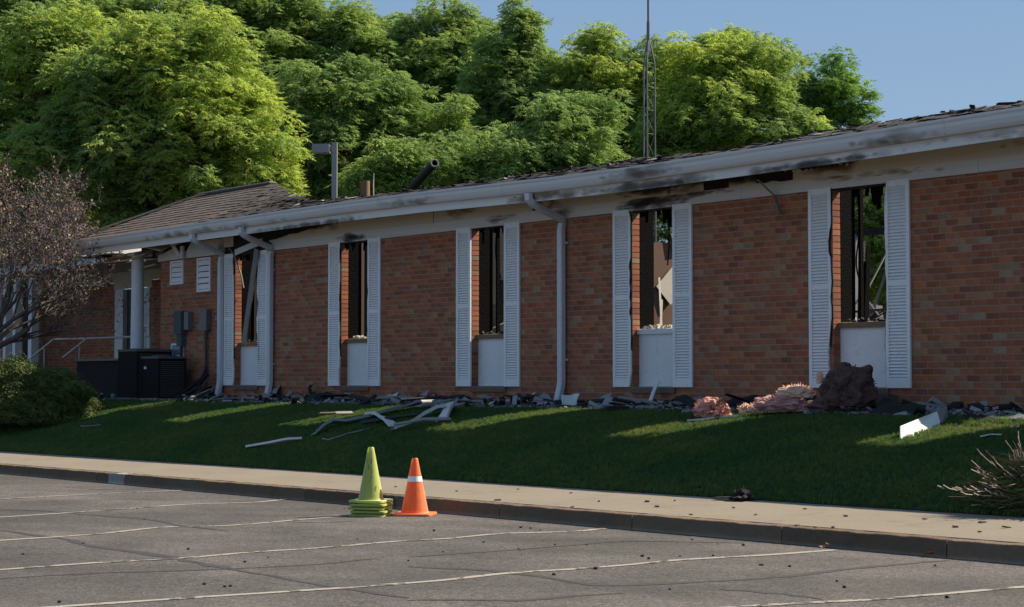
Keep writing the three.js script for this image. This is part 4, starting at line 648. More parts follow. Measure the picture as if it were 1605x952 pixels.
{
  const G = [.215, .325, .085], Yl = [.44, .53, .09], Md = [.34, .44, .10];
  let n = 0;
  n += tree('bright tree at the far left, its crown reaching down behind the bare tree', 50, [[20, 150, 105, 120], [-60, 260, 110, 130], [80, 280, 95, 95], [150, 110, 75, 70]], [G, Yl, 0, .50, .6], 11);
  n += tree('broad sunlit yellow green tree directly above the brown hipped roof', 47, [[300, 130, 115, 95], [175, 150, 85, 85], [150, 240, 85, 85], [230, 210, 110, 110], [350, 220, 100, 110], [260, 300, 130, 80], [385, 290, 70, 60]], [G, Yl, 0, .58, .65], 12);
  n += tree('yellowing treetop at the top left corner behind the nearer crowns', 64, [[60, 40, 120, 75], [190, 60, 90, 60], [110, 120, 140, 120]], [G, Md, 0, .5, .45], 13);
  n += tree('tall tree cut by the top edge left of the first gap of sky', 66, [[360, 30, 110, 70], [470, 60, 110, 75], [420, 130, 130, 100], [530, 90, 70, 70]], [G, Md, 0, .5, .45], 14);
  n += tree('slender treetop between the two gaps of sky', 68, [[585, 55, 42, 48], [590, 120, 70, 60]], [G, Md, 0, .5, .45], 15, 1.1);
  n += tree('droopy green tree behind the lamp post', 56, [[520, 180, 80, 85], [470, 260, 60, 80], [560, 260, 90, 70], [640, 200, 85, 75]], [G, Md, 0, .30, .4], 16);
  n += tree('rounded treetop left of the highest gap of sky', 67, [[690, 60, 62, 55], [758, 100, 55, 65], [715, 120, 95, 85], [640, 130, 60, 60]], [G, Md, 0, .5, .45], 17);
  n += tree('tall pointed tree whose tip stands alone against the sky', 60, [[812, 55, 32, 42], [800, 120, 68, 60], [830, 190, 75, 80], [740, 230, 95, 75]], [G, Md, 0, .45, .45], 18);
  n += tree('low tree spreading over the burnt roof at centre', 53, [[700, 270, 110, 55], [820, 270, 100, 60], [620, 290, 80, 40], [900, 230, 70, 70]], [G, Md, 0, .25, .35], 19);
  n += tree('round tree with yellow front foliage behind the radio mast', 60, [[945, 105, 78, 55], [1000, 140, 85, 65], [930, 190, 80, 70], [1030, 210, 75, 60]], [G, Yl, 0, .56, .6], 20);
  n += tree('golden green tree to the right of the radio mast', 57, [[1120, 110, 62, 48], [1165, 130, 70, 60], [1110, 180, 85, 62], [1190, 200, 72, 45], [1060, 220, 60, 60]], [G, Yl, 0, .66, .55], 21);
  n += tree('green tree filling the gap behind the golden one', 66, [[1075, 120, 40, 50], [1195, 110, 45, 45], [1140, 90, 60, 40]], [G, Md, 0, .5, .4], 22);
  n += tree('airy green tree at the far right with sky showing through its boughs', 72, [[1290, 125, 48, 38], [1325, 155, 42, 34], [1260, 160, 45, 45], [1295, 190, 50, 30]], [[.16, .27, .06], [.25, .42, .06], 0, .5, .4], 23, .6);
  n += tree('tall crown far behind the gap right of the brown roof', 78, [[470, 170, 90, 110], [560, 140, 80, 90], [620, 170, 80, 90]], [G, Md, 0, .5, .45], 27);
  n += tree('tall crown far behind, left of the radio mast', 80, [[760, 130, 70, 80], [860, 160, 70, 75], [700, 190, 80, 80], [1060, 160, 70, 60]], [G, Md, 0, .5, .45], 28);
  n += tree('low tree seen through the burnt out windows', 58, [[1240, 330, 130, 70], [1400, 350, 130, 75], [1050, 340, 130, 60], [1330, 430, 120, 50]], [G, Yl, 0, .45, .5], 24, .8);
  n += tree('undergrowth tree low behind the brown roof', 60, [[480, 330, 110, 50], [330, 350, 110, 40], [170, 330, 110, 60], [620, 340, 110, 40], [0, 380, 110, 60]], [G, Md, 0, .15, .3], 25, .8);
  n += tree('hedge of low growth far behind the rightmost burnt window', 64, [[1400, 500, 150, 75], [1180, 500, 150, 75], [960, 480, 150, 75], [1560, 480, 120, 75]], [G, Md, 0, .3, .4], 26, .8);
  console.log('sprigs', n);
}
// ---------------------------------------------------------------- bare ornamental tree, shrub, dry plant
{
  const r = rngOf(303), base = V(0, 0, 0), gp = atZ(-34, 640, -16.0); gp.y = lawnY(gp.x, gp.z) - .03;
  const t = thing('bare_tree', 'small leafless tree with withered reddish brown leaves in front of the porch', 'tree', gp);
  const segs = [], leaves = [], lc = [], fine = [];
  const grow = (p, d, len, rad, lev) => {
    const n = lev < 2 ? 4 : 3; let q = p.clone(), dir = d.clone();
    for (let i = 0; i < n; i++) {
      const e = q.clone().addScaledVector(dir, len / n), r0 = rad * (1 - .5 * i / n), r1 = rad * (1 - .5 * (i + 1) / n);
      (lev < 4 ? segs : fine).push(taper(q, e, r0, r1, lev < 2 ? 8 : lev < 4 ? 5 : 3)); q = e;
      dir.add(V(r() - .5, (r() - .45) * .8, r() - .5).multiplyScalar(.42)).normalize();
      if (lev < 6 && i > 0) { const k = lev < 3 ? 2 : lev < 5 ? 2 : 1; for (let j = 0; j < k; j++) if (r() < .9) { const nd = dir.clone().add(V(r() - .5, r() * .9 - .32, r() - .5).multiplyScalar(lev < 2 ? 1.7 : 2.0)).normalize(); grow(q, nd, len * (.60 + r() * .2), Math.max(.0035, r1 * .62), lev + 1); } }
      if (lev >= 4) for (let j = 0; j < (q.y > 2.2 ? 3 : 1); j++) if (r() < clamp(.04 + (q.y - 1.9) * .22, .03, .62)) { const s = .75 + r() * .8; leaves.push(M4(q.x + (r() - .5) * .12, q.y + (r() - .5) * .1, q.z + (r() - .5) * .12, r() * 6, r() * 6, r() * 6, s)); const g = .6 + r() * .9; lc.push(r() < .10 ? lin(.20 * g, .20 * g, .05) : lin(.14 * g, .09 * g, .08 * g)); }
    }
  };
  const fork = V(.05, 1.25, 0); segs.push(taper(V(0, 0, 0), V(.03, .7, .02), .15, .12, 10), taper(V(.03, .7, .02), fork, .12, .11, 10));
  const Rw = RIGHT, Fh = V(FWD.x, 0, FWD.z).normalize();
  const mk = (a, b, c) => Rw.clone().multiplyScalar(a).addScaledVector(V(0, 1, 0), b).addScaledVector(Fh, c).normalize();
  grow(fork, mk(1, .42, -.1), 1.35, .085, 1); grow(fork, mk(.45, 1, .1), 1.9, .085, 1); grow(fork, mk(-.2, 1, -.3), 2.0, .08, 1); grow(fork, mk(-1, .7, .2), 1.6, .07, 1); grow(fork, mk(.8, .85, .6), 1.7, .075, 1); grow(fork, mk(.75, .8, -.6), 1.7, .07, 1);
  part('trunk', segs, std(lin(.115, .10, .092), 1, { map: tWood }), t);
  part('twigs', fine, std(lin(.24, .215, .205), 1), t).userData.kind = 'stuff';
  const lg = new THREE.BufferGeometry(); lg.setAttribute('position', new THREE.Float32BufferAttribute([0, 0, 0, .02, .006, .03, 0, -.008, .062, 0, 0, 0, 0, -.008, .062, -.02, .008, .028], 3)); lg.computeVertexNormals();
  instanced('withered_leaves', lg, std(lin(1, 1, 1), .9), leaves, lc, t);
  console.log('bare tree', segs.length, fine.length, leaves.length);

  const sp = atGround(50, 661, lawnY), sb = thing('shrub', 'rounded dark evergreen shrub below the porch handrails', 'shrub', sp);
  const mats = [], cols = [], g = sprig(.16, 9, .006, .05, 7);
  for (let i = 0; i < 15000; i++) { const u = r() * 1.15 - .15, th = r() * 6.2832, s = Math.sqrt(Math.max(0, 1 - u * u)), lump = 1 + .16 * noise(Math.cos(th) * s * 2.5, u * 2.5, Math.sin(th) * s * 2.5) + .10 * noise(Math.cos(th) * s * 6, u * 6, Math.sin(th) * s * 6), rad = (.82 + r() * .22) * lump; mats.push(M4(Math.cos(th) * s * 1.6 * rad, .05 + Math.max(-.02, u) * 1.12 * rad, Math.sin(th) * s * 1.2 * rad, -.6 + (r() - .5) * 1.2, Math.PI / 2 - th + (r() - .5), (r() - .5), .8 + r() * .6)); const k = .6 + r() * .8; cols.push(lin(.095 * k, .12 * k, .022 * k)); }
  instanced('foliage', g, std(lin(1, 1, 1), .8), mats, cols, sb);
  const stems = []; for (let i = 0; i < 26; i++) { const a = r() * 6.28, q = .5 + r() * .5; stems.push(taper(V(Math.cos(a) * .1, 0, Math.sin(a) * .1), V(Math.cos(a) * q * 1.2, .35 + r() * .4, Math.sin(a) * q * .95), .02, .008, 5)); } part('stem', stems, M.bark, sb);
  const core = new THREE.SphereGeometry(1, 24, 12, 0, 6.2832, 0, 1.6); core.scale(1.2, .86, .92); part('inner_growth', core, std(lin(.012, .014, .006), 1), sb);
}
{
  const r = rngOf(515), p = atGround(1578, 809, lawnY), t = thing('dry_plant', 'withered plant with pale seed stalks and two yellow leaves at the sidewalk edge', 'plant', V(p.x, p.y, ZB - .35));
  const st = [], tips = [], low = [], ye = [];
  const Rw = RIGHT;
  for (let i = 0; i < 130; i++) {
    const a = (r() - .5) * 2.6 - .12, h = .28 + r() * .42, d = (r() - .5) * .7, e = V(0, 0, 0).addScaledVector(Rw, Math.sin(a) * h * 1.15).addScaledVector(V(0, 1, 0), Math.cos(a) * h).addScaledVector(V(FWD.x, 0, FWD.z), d * h);
    const b = V((r() - .5) * .3, 0, (r() - .5) * .16), m = b.clone().lerp(b.clone().add(e), .55).add(V(0, .05, 0)), q = b.clone().add(e); st.push(tube([b, m, q], .0026, 3, 6));
    if (r() < .55) { const dd = q.clone().sub(m).normalize(); for (let j = 0; j < 4; j++) tips.push(tube([q.clone().addScaledVector(dd, -.06 * j), q.clone().addScaledVector(dd, -.06 * j + .07).add(V((r() - .5) * .05, (r() - .3) * .05, (r() - .5) * .05))], .0042, 4, 2)); }
  }
  for (let i = 0; i < 2200; i++) { const a = r() * 6.28, q = r() * .62, b = bladeOf(.16 + r() * .16, .008 + r() * .008, .05), g = new THREE.BufferGeometry(); g.setAttribute('position', new THREE.Float32BufferAttribute(b, 3)); g.computeVertexNormals(); g.applyMatrix4(M4(Math.cos(a) * q, .02 + r() * .5 * (1 - q * .9), Math.sin(a) * q * .5, -.8 + r() * .8, r() * 6.28, 0)); low.push(g); }
  for (const [x, y] of [[-.03, .27], [.12, .30]]) for (let k = 0; k < 7; k++) { const b = bladeOf(.07, .018, .015), g = new THREE.BufferGeometry(); g.setAttribute('position', new THREE.Float32BufferAttribute(b, 3)); g.computeVertexNormals(); g.applyMatrix4(M4(0, 0, 0, -.3 + (r() - .5), k * .9, r() - .5)); const o = Rw.clone().multiplyScalar(x); g.translate(o.x, y, o.z + .12); ye.push(g); }
  part('stalk', st, std(lin(.10, .075, .045), 1), t); part('seed_head', tips, std(lin(.50, .38, .31), .9), t); part('leaf', low, std(lin(.13, .15, .05), .9), t); part('yellow_leaf', ye, std(lin(.36, .40, .04), .8), t);
}
// ---------------------------------------------------------------- fire debris on the lawn and along the wall
function blob(R, sx, sy, sz, seed, amp, det = 5) { const g = new THREE.IcosahedronGeometry(R, det * 4), p = g.attributes.position, v = V(0, 0, 0); for (let i = 0; i < p.count; i++) { v.fromBufferAttribute(p, i); const n = v.clone().normalize(); let k = 1 + amp * (noise(n.x * 1.5 + seed, n.y * 1.5, n.z * 1.5) * 1.2 + .55 * noise(n.x * 3.2, n.y * 3.2 + seed, n.z * 3.2) - .3 * smooth(.05, 0, Math.abs(noise(n.x * 1.7 + seed, n.y * 1.2, n.z * 1.7 + 5))) + .16 * noise(n.x * 8, n.y * 6, n.z * 8 + seed) + .07 * noise(n.x * 24, n.y * 18 + seed, n.z * 24)); p.setXYZ(i, n.x * R * k * sx, Math.max(-.42 * R * sy, n.y * R * k * sy), n.z * R * k * sz); } g.computeVertexNormals(); return g; }
function fibres(R, sx, sy, sz, seed, n, len) { const r = rngOf(seed), gs = []; for (let i = 0; i < n; i++) { const u = r() * 1.1 - .1, a = r() * 6.28, s = Math.sqrt(1 - u * u), d = V(Math.cos(a) * s, u, Math.sin(a) * s), p = V(d.x * R * sx, d.y * R * sy, d.z * R * sz), q = p.clone().addScaledVector(d, len * (.4 + r())).add(V((r() - .5) * len, (r() - .5) * len, (r() - .5) * len)); gs.push(taper(p, q, .006 + r() * .006, .001, 3)); } return gs; }
{
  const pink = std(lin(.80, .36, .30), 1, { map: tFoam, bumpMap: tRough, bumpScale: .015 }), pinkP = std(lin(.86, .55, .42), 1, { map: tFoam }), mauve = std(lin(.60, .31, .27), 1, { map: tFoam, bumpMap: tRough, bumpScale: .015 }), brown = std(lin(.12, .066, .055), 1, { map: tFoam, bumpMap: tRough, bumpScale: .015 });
  const put = (name, label, px, py, parts) => { const p = atGround(px, py, lawnY), t = thing(name, label, 'insulation', p); parts(t, p); return t; }; const lie = (t, x, z, ry = 0, k = 1) => { t.scale.setScalar(k); t.position.set(x, lawnY(x, z) + .01, z); t.rotation.y = ry; };
  lie(put('insulation_clump', 'small pink insulation clump on a white strip, left of the larger pile', 1112, 656, (t) => { part('batt', blob(.2, 1.15, .8, .9, 3, .42).translate(0, .09, 0), pink, t); part('fibres', fibres(.2, 1.15, .8, .9, 4, 260, .035).map((g) => g.translate(0, .09, 0)), pink, t).userData.kind = 'stuff'; part('paper_backing', box(.2, .16, .02, .14, .16, .04, .2, .9, .4), M.wood, t); }), -17.04, -16.62, .3);
  lie(put('insulation_batt', 'torn pink insulation batt with a pale fluffy sunlit top, middle of the pile', 1206, 660, (t) => {
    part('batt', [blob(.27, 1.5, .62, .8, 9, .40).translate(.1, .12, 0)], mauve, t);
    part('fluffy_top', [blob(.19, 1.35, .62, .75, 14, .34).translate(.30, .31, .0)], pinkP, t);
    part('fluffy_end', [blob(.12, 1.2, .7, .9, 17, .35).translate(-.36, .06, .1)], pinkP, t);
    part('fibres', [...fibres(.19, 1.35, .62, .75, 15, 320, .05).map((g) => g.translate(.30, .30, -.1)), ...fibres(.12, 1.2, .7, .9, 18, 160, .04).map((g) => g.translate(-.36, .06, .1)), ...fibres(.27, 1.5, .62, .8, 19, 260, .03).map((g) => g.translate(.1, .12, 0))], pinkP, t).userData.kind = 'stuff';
  }), -16.38, -17.12, .48, .86);
  lie(put('insulation_slab', 'flattened dull brown insulation slab joining the pink batt to the dark boulder like lump', 1272, 657, (t) => { part('batt', blob(.3, 1.3, .55, .8, 23, .35).translate(0, .1, 0), std(lin(.16, .105, .09), 1, { map: tFoam }), t); }), -15.93, -17.45, .2, .7);
  lie(put('insulation_lump', 'big scorched brown insulation lump under the rightmost window, leaning on its shutter', 1316, 652, (t) => { part('batt', blob(.36, 1.02, 1.05, .8, 31, .30, 6).translate(0, .26, -.1), brown, t); part('fibres', fibres(.35, 1.02, 1.0, .8, 32, 260, .025).map((g) => g.translate(0, .26, -.1)), brown, t).userData.kind = 'stuff'; part('pale_tuft', blob(.07, .7, 1.3, .7, 33, .5).translate(-.34, .42, .0), pinkP, t); }), -15.52, -17.5, .3);

  // bent sheet-metal pieces: a strip with a turned edge along a path of pixels
  const strip = (name, label, cat, pts, w, mat, flange = .03, seed = 1) => {
    const r = rngOf(seed), P = pts.map(([x, y, lift = .03, tw = 0]) => { const p = atGround(x, y, lawnY); p.y += .012 + lift * .6; return [p, tw * .55]; }), c = P[0][0].clone(), t = thing(name, label, cat, c); const L = [];
    const left = [], right = [], fl = [];
    P.forEach(([p, tw], i) => { const a = P[Math.max(0, i - 1)][0], b = P[Math.min(P.length - 1, i + 1)][0], d = b.clone().sub(a).normalize(), s = d.clone().cross(V(0, 1, 0)).normalize(), u = s.clone().cross(d), ww = w * (.8 + r() * .4), e = s.clone().multiplyScalar(Math.cos(tw)).addScaledVector(u, Math.sin(tw)), f = s.clone().multiplyScalar(-Math.sin(tw)).addScaledVector(u, Math.cos(tw)); left.push(p.clone().addScaledVector(e, -ww / 2)); right.push(p.clone().addScaledVector(e, ww / 2)); fl.push(p.clone().addScaledVector(e, ww / 2).addScaledVector(f, flange)); });
    const pos = [], n = V(0, -.004, 0), Q = (a, b, cc, d2) => { for (const q of [a, b, cc, a, cc, d2]) pos.push(q.x - c.x, q.y - c.y, q.z - c.z); };
    for (let i = 0; i + 1 < P.length; i++) { Q(left[i], left[i + 1], right[i + 1], right[i]); Q(right[i], right[i + 1], fl[i + 1], fl[i]); Q(left[i].clone().add(n), left[i + 1].clone().add(n), right[i + 1].clone().add(n), right[i].clone().add(n)); Q(left[i], left[i].clone().add(n), left[i + 1].clone().add(n), left[i + 1]); Q(right[i], right[i].clone().add(n), right[i + 1].clone().add(n), right[i + 1]); }
    const g = new THREE.BufferGeometry(); g.setAttribute('position', new THREE.Float32BufferAttribute(pos, 3)); const uv = []; for (let i = 0; i < pos.length; i += 3) uv.push(pos[i], pos[i + 1] + pos[i + 2]); g.setAttribute('uv', new THREE.Float32BufferAttribute(uv, 2)); g.computeVertexNormals(); part('sheet', g, mat, t); return t;
  };
  const wm = M.sheetMetal, gm = M.greyMetal;
  strip('trim_strip', 'pale pointed trim strip lying lowest on the lawn, nearest the sidewalk', 'metal strip', [[388, 705, .03, .3], [420, 702, .06, .8], [450, 697, .07, .8], [474, 692, .03, .3]], .10, wm, .03, 1);
  strip('siding_strip', 'long crumpled siding strip running up the lawn to the wall behind the yellow cones', 'metal strip', [[490, 686, .05, .6], [505, 680, .14, 1.0], [520, 673, .16, .8], [540, 668, .08, .3], [575, 661, .10, .2], [600, 655, .13, .3], [625, 648, .10, .4], [650, 642, .12, .9], [680, 638, .08, .5], [715, 633, .10, .3], [745, 627, .10, .5]], .15, gm, .04, 2);
  strip('trim_strip', 'thin pale trim strip crossing just below the long siding strip', 'metal strip', [[506, 693, .03, 1.2], [515, 694, .03, .8], [545, 684, .04, .3], [580, 676, .03, .2]], .05, gm, .015, 3);
  strip('folded_panel', 'folded pale panel corner sticking up in the middle of the siding strips', 'metal panel', [[583, 657, .05, .2], [596, 660, .12, .3], [610, 668, .10, .3], [618, 672, .02, .2]], .22, wm, .05, 4);
  strip('siding_strip', 'dark edged siding strip bent upward right of the folded panel', 'metal strip', [[615, 676, .03, .2], [640, 669, .06, .3], [660, 660, .10, .6], [680, 654, .16, .7], [695, 650, .14, .6]], .17, wm, .05, 5);
  strip('metal_sheet', 'short white panel tipped on end above the lit grass, right of the siding strips', 'metal panel', [[692, 664, .06, .5], [700, 655, .16, .6], [708, 643, .2, .5]], .20, wm, .05, 6);
  strip('black_strip', 'black tarry strip lying in the shaded grass under the siding strips', 'tar strip', [[535, 683, .02, 0], [560, 680, .02, .1], [585, 675, .03, 0]], .09, M.char, .01, 7);
  strip('black_strip', 'black tarry strip lying right of the other, below the bent siding', 'tar strip', [[603, 684, .02, 0], [630, 677, .02, .1], [662, 672, .02, 0]], .09, M.char, .01, 8);
  strip('flat_scrap', 'grey flat scrap alone in the shaded lawn at the left', 'metal scrap', [[131, 671, .03, 0], [146, 671, .03, .1], [160, 669, .03, 0]], .16, gm, .01, 9);
  strip('flat_scrap', 'pale blue grey flat scrap at the right edge of the lit grass', 'metal scrap', [[1538, 689, .03, 0], [1552, 688, .05, .1], [1567, 686, .03, 0]], .16, wm, .01, 10);
  strip('white_strip', 'white strip under the small pink insulation clump', 'metal strip', [[1078, 664, .03, 0], [1100, 662, .03, 0], [1130, 658, .03, 0], [1160, 656, .03, 0]], .10, wm, .02, 11);
  strip('trim_strip', 'thin dark rod like trim lying along the wall below the second window', 'metal strip', [[690, 622, .03, .3], [708, 612, .2, .3], [726, 601, .38, .3]], .06, M.char, .02, 12);
  // white bent fascia piece catching the sun
  { const A = atGround(1412, 692, lawnY), Bq = atGround(1476, 668, lawnY), t = thing('fascia_piece', 'bright white bent fascia piece standing on the sunlit grass at the right', 'metal panel', A), a = Bq.clone().sub(A);
    const C = atZ(1412, 668, A.z - .09).sub(A), D = atZ(1469, 645, Bq.z - .09).sub(A), E = atZ(1487, 660, Bq.z - .45).sub(A), F = atZ(1485, 637, Bq.z - .5).sub(A), Gp = atZ(1437, 629, A.z - .9).sub(A), Hh = Gp.clone().add(V(0, -.03, 0));
    const pos = [], q = (p1, p2, p3, p4) => { for (const p of [p1, p2, p3, p1, p3, p4]) pos.push(p.x, p.y, p.z); }, o = V(0, 0, 0), n = a.clone().cross(C).normalize().multiplyScalar(-.012);
    q(o, a, D, C); const s = [o, a, D, C].map((p) => p.clone().add(n)); q(...s); q(C, D, s[2], s[3]); q(o, C, s[3], s[0]);
    const g = new THREE.BufferGeometry(); g.setAttribute('position', new THREE.Float32BufferAttribute(pos.splice(0), 3)); g.computeVertexNormals(); part('face', g, std(lin(.74, .72, .68), .5), t);
    q(a, E, F, D); const nn = V(-.012, 0, -.004), s2 = [a, E, F, D].map((p) => p.clone().add(nn)); q(...s2); q(D, F, s2[2], s2[3]); q(F, Gp, Hh, F.clone().add(V(0, -.03, 0)));
    const g2 = new THREE.BufferGeometry(); g2.setAttribute('position', new THREE.Float32BufferAttribute(pos, 3)); g2.computeVertexNormals(); part('folded_side', g2, M.greyMetal, t); }
  // boards and panels heaped against the foot of the wall
  const slabs = [
    ['cladding_sheet', 'pale square panel leaning in the debris left of the third window', 602, 618, .34, .26, .5, .1, wm], ['metal_sheet', 'long grey panel lying in the debris below the second shutter pair', 648, 620, .75, .16, .9, .2, gm], ['metal_sheet', 'grey curled sheet at the foot of the second downspout', 424, 617, .42, .34, .9, .7, gm],
    ['cladding_sheet', 'white rectangular panel standing at the foot of the middle downspout', 893, 634, .42, .17, 1.35, .05, wm], ['metal_sheet', 'grey pointed panel right of the middle downspout', 938, 629, .5, .13, .7, .35, gm], ['white_shard', 'narrow white shard stuck upright below the fourth window', 1017, 628, .07, .34, 1.3, -.3, wm],
    ['charred_board', 'black charred board lying flat left of the upright white shard', 985, 631, .7, .2, .3, .05, M.char], ['charred_heap', 'black charred slab heap between the shard and the pink clump', 1048, 633, .5, .34, .4, .25, M.char], ['metal_sheet', 'flat grey sheet just left of the small pink clump', 1075, 634, .6, .26, .3, .1, gm],
    ['charred_heap', 'black charred sheet behind the small pink clump', 1150, 632, .6, .3, .5, .2, M.char], ['metal_sheet', 'grey crumpled sheet right of the charred sheet by the pink pile', 1178, 634, .4, .26, .4, -.3, gm], ['metal_sheet', 'small pale blue panel by the wall left of the middle downspout', 822, 629, .32, .18, .8, .3, wm],
    ['metal_sheet', 'tilted grey panel next to the small pale blue one', 843, 631, .3, .2, .7, -.4, gm], ['cladding_sheet', 'flat white strip panel in the debris below the third window', 762, 633, .55, .1, .2, .1, wm], ['metal_sheet', 'grey triangular sheet at the foot of the first downspout', 318, 622, .4, .3, .6, .5, gm],
    ['white_shard', 'white torn sheet lying before the first downspout', 322, 628, .55, .12, .3, .3, wm], ['charred_board', 'black charred board propped against the brick right of the louvred condenser', 310, 612, .75, .14, .8, .55, M.char], ['charred_board', 'black charred splinter standing by the wall between the first two windows', 487, 614, .12, .34, 1.2, .4, M.char],
    ['metal_sheet', 'crumpled grey sheet beside the black standing splinter', 474, 624, .34, .24, .5, .3, gm], ['metal_sheet', 'pale blue sheet behind the white fascia piece', 1425, 640, .3, .14, .4, .1, wm], ['charred_heap', 'black burnt slab heap left of the white fascia piece', 1395, 648, .7, .3, .5, -.1, M.char], ['charred_board', 'black charred strip at the wall right of the white fascia piece', 1525, 656, .6, .1, .3, .05, M.char], ['metal_sheet', 'dull grey sheet at the wall near the right edge', 1575, 656, .6, .16, .3, -.05, gm],
    ['brick_block', 'loose brown masonry block beneath the rightmost window beside the scorched lump', 1375, 628, .5, .2, 1.4, 0, std(lin(.12, .085, .065), 1, { map: tBrick })],
  ];
  slabs.forEach(([name, label, px, py, w, d, tilt, yaw, mat], i) => {
    const p = atGround(px, py + 5, lawnY); p.z = clamp(p.z, ZW + .22, -16.5); const zz = atZ(px, py, p.z); p.x = zz.x; p.y = lawnY(p.x, p.z) + .03;
    const t = thing(name, label, 'debris', p), r = rngOf(900 + i), th = name === 'brick_block' ? .2 : .012;
    const g = new THREE.BoxGeometry(w, d, th, 6, 3, 1), q = g.attributes.position; for (let k = 0; k < q.count; k++) { const X = q.getX(k), Y = q.getY(k); const b = name === 'brick_block' ? .03 : name === 'white_shard' ? .05 : .13; q.setZ(k, q.getZ(k) + b * (noise(X * 3 + i, Y * 3, i) * .6 + (mat === M.char ? .5 : .25) * noise(X * 9, Y * 9, i))); q.setX(k, X + (name === 'white_shard' ? .008 : .03) * noise(Y * 8, i * 3) * Math.sign(X)); q.setY(k, Y * (1 + .5 * noise(X * 5, i * 7))); }
    g.translate(0, d / 2, 0); g.rotateX(tilt - Math.PI / 2 + .02); g.rotateY(.15 * yaw); g.rotateZ(yaw); g.computeVertexNormals(); part('sheet', g.translate(0, .0, 0), mat, t);
  });
  // long burnt boards lying along the wall
  [['dark flat board lying on the lawn below the upper siding strip', [566, 672], [655, 655], .12, M.char], ['grey flat board lying on the lawn beside the tipped white panel', [618, 681], [706, 662], .11, M.greyWood], ['long grey flat board reaching from the lawn up to the wall debris', [655, 646], [752, 628], .14, M.greyMetal], ['short grey board on the lit grass left of the siding strips', [500, 662], [552, 652], .10, M.greyWood], ['grey weathered board lying along the wall left of the third window', [592, 627], [690, 622], .13, M.greyMetal], ['black burnt board lying across the ends of the siding strips', [628, 640], [742, 628], .12, M.char], ['grey board lying loose in the debris below the third window', [700, 634], [778, 636], .14, M.greyWood], ['black burnt board lying between the third window and the middle downspout', [795, 634], [872, 638], .14, M.char], ['black burnt board lying right of the middle downspout', [918, 640], [1010, 634], .13, M.char], ['grey splintered board lying under the fourth window', [965, 630], [1052, 636], .12, M.greyWood], ['pale board lying in front of the first window', [330, 634], [398, 630], .12, M.greyWood], ['black burnt board lying below the second window', [505, 632], [588, 634], .13, M.char]].forEach(([label, a, b, w, mat], i) => { const p = atGround(a[0], a[1], lawnY), q = atGround(b[0], b[1], lawnY); p.z = Math.max(p.z, ZW + .2); q.z = Math.max(q.z, ZW + .2); p.x = atZ(a[0], a[1], p.z).x; q.x = atZ(b[0], b[1], q.z).x; p.y = lawnY(p.x, p.z) + .09 + .05 * (i % 2); q.y = lawnY(q.x, q.z) + .05; const t = thing('loose_board', label, 'board', p), d = q.clone().sub(p), m = d.clone().multiplyScalar(.55).add(V(0, .03 * (i % 3), .04)); part('board', [bar(V(0, 0, 0), m, w, .022, .35 - .2 * (i % 4)), bar(m, d, w * .85, .02, .1 + .3 * (i % 2))], mat, t); });
  // burnt timbers by the condenser
  const tb = thing('burnt_branches', 'tangle of black burnt timbers and cable between the condenser and the first downspout', 'debris', V(-34.0, 1.04, -18.05));
  part('timber', [bar(V(-.3, .02, .15), V(.55, .52, -.15), .06, .06), bar(V(.25, 0, .1), V(.4, .62, -.2), .07, .05), bar(V(-.1, .03, .2), V(.7, .25, .1), .05, .05)], M.char, tb);
  part('cable', tube([V(-.4, .1, -.2), V(0, .35, -.15), V(.2, .2, 0), V(.5, .5, -.2), V(.62, .1, .1)], .018, 6), M.dark, tb);
  // black lump at the edge of the lawn
  { const p = atGround(1164, 783, lawnY), t = thing('charred_lump', 'black pointed charred lump at the edge of the lawn by the sidewalk', 'debris', p); const g = blob(.09, 1.3, .7, .9, 41, .7, 3); part('lump', g.translate(0, .02, 0), M.char, t); part('spike', taper(V(0, .03, 0), V(.01, .14, 0), .03, .006, 6), M.char, t); part('flake', box(.26, .012, .1, -.18, .012, .05, .05, .2, .05), M.char, t); }
  // rubble nobody could count
  const r = rngOf(6001), dark = [], pale = [];
  for (let i = 0; i < 1700; i++) { const x = -37 + r() * 30, dens = .5 + .6 * noise(x * .8, 4), z = ZW + .06 + Math.pow(r(), 1.7) * 1.25; if (r() > clamp(dens + .25, .15, 1)) continue; const s = .02 + r() * r() * .09; (r() < .62 ? dark : pale).push(box(s * (1 + r() * 3), s * (.25 + r() * .5), s * (.6 + r()), x, lawnY(x, z) + .02 + s * .25 + r() * .05 * Math.max(0, 1 - (z - ZW)), z, (r() - .5) * 1.2, r() * 3, (r() - .5) * 1.2)); }
  for (let i = 0; i < 150; i++) { const x = -36 + r() * 28, cl = noise(x * .55, 8); if (r() > clamp(.35 + cl * 1.6, .04, 1)) continue; const z = ZW + .12 + r() * r() * 1.1, w = .15 + r() * .5; (r() < .66 ? dark : pale).push(box(w, .012 + r() * .02, .05 + r() * .16, x, lawnY(x, z) + .04 + r() * .09, z, (r() - .5) * .9, r() * 3, (r() - .5) * .7)); }
  const st = part('rubble', dark, M.char, scene); st.userData.kind = 'stuff'; tag(st, 'black burnt rubble scattered along the foot of the brick wall', 'rubble');
  const sp = part('rubble', pale, M.greyMetal, scene); sp.userData.kind = 'stuff'; tag(sp, 'grey broken scraps scattered among the black rubble along the wall', 'rubble');
  // crumbs, leaves and twigs on the asphalt and the sidewalk
  const cr = [], lf = [];
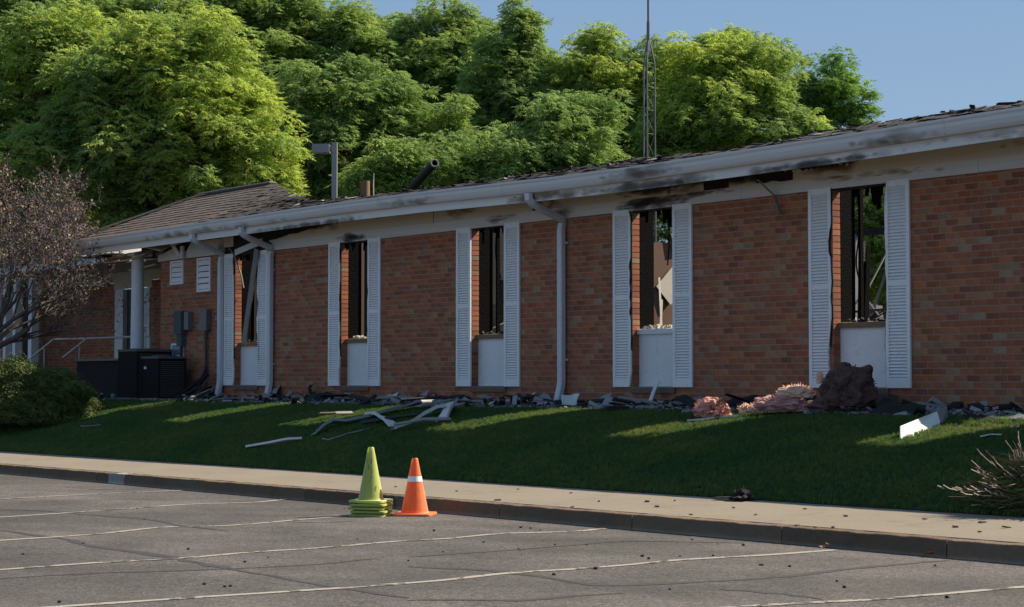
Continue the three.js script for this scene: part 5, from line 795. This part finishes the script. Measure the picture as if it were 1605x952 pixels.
  for (const [x, y, s] of [[680, 833, 3], [816, 828, 3], [832, 829, 2.4], [847, 832, 2], [758, 851, 2.4], [813, 862, 2.2], [1007, 873, 3], [1017, 877, 3], [934, 893, 3.6], [868, 902, 3], [1118, 872, 2.4], [1166, 856, 3], [1192, 887, 2.6], [1238, 889, 2.6], [1165, 855, 2.4], [1195, 887, 2.6], [320, 917, 2.6], [352, 921, 2.6], [361, 920, 2.6], [384, 882, 2.6], [295, 862, 3], [36, 870, 2.6], [130, 853, 2.4], [215, 798, 2], [93, 945, 2.6], [1324, 922, 3], [1485, 938, 3.2], [870, 855, 2], [920, 855, 2], [640, 880, 2], [1085, 847, 2.2], [1312, 912, 2.2], [1066, 873, 1.8], [420, 875, 1.8], [560, 846, 1.8], [226, 815, 2.2], [1050, 925, 2]]) { const p = atGround(x, y, lotY), k = s * .0048, q = new THREE.IcosahedronGeometry(k, 1), a = q.attributes.position; for (let j = 0; j < a.count; j++) a.setXYZ(j, a.getX(j) * (1 + .5 * noise(a.getX(j) * 90, x)), a.getY(j) * .7, a.getZ(j) * (1 + .5 * noise(a.getZ(j) * 90, y))); cr.push(q.translate(p.x, p.y + k * .5, p.z)); }
  for (let i = 0; i < 40; i++) { const z = ZK + .25 + r() * r() * 8, x = -30 + r() * 26, k = .004 + r() * r() * .009; cr.push(new THREE.IcosahedronGeometry(k, 0).translate(x, lotY(x) + k * .5, z)); }
  const c1 = part('charcoal_crumbs', cr, M.char, scene); c1.userData.kind = 'stuff'; tag(c1, 'black charcoal crumbs strewn over the asphalt', 'debris');
  const walkFn = (x, z) => walkY(x, z);
  for (const [x, y, s] of [[780, 785, 6], [895, 774, 3], [939, 787, 3], [1015, 787, 8], [1058, 786, 3], [1030, 795, 7], [897, 796, 3], [1083, 808, 3], [1185, 808, 3.4], [1250, 825, 4], [1326, 810, 5], [1306, 828, 3], [1262, 799, 3], [1498, 827, 6], [1578, 828, 6], [1536, 835, 3], [812, 768, 3], [1540, 820, 6], [460, 712, 3], [1150, 797, 3], [620, 764, 3], [716, 771, 3], [1450, 815, 4], [1278, 828, 3]]) { const p = atGround(x, y, walkFn), k = s * .007; const g = box(k * 1.7, .007 + k * .1, k * .8, p.x, p.y + .008, p.z, (r() - .5) * .3, r() * 3, (r() - .5) * .3); lf.push(g); }
  const c2 = part('burnt_flakes', lf, std(lin(.07, .055, .045), 1), scene); c2.userData.kind = 'stuff'; tag(c2, 'brown and black burnt flakes scattered on the pale sidewalk', 'debris');
  const dl = []; for (const [x, y] of [[1290, 857], [1300, 860], [1296, 856], [1455, 872], [1462, 874], [640, 765]]) { const p = atGround(x, y, lotY); for (let k = 0; k < 3; k++) { const g = new THREE.BufferGeometry(); g.setAttribute('position', new THREE.Float32BufferAttribute(bladeOf(.07, .022, -.015), 3)); g.computeVertexNormals(); g.applyMatrix4(M4(p.x + (r() - .5) * .08, p.y + .012 + r() * .02, p.z + (r() - .5) * .05, (r() - .5) * .8, r() * 6, (r() - .5) * .8)); dl.push(g); } }
  const c3 = part('fallen_leaves', dl, std(lin(.40, .20, .09), .9), scene); c3.userData.kind = 'stuff'; tag(c3, 'dry tan fallen leaves lying against the foot of the kerb', 'leaves');
}
renderer.render(scene, camera);
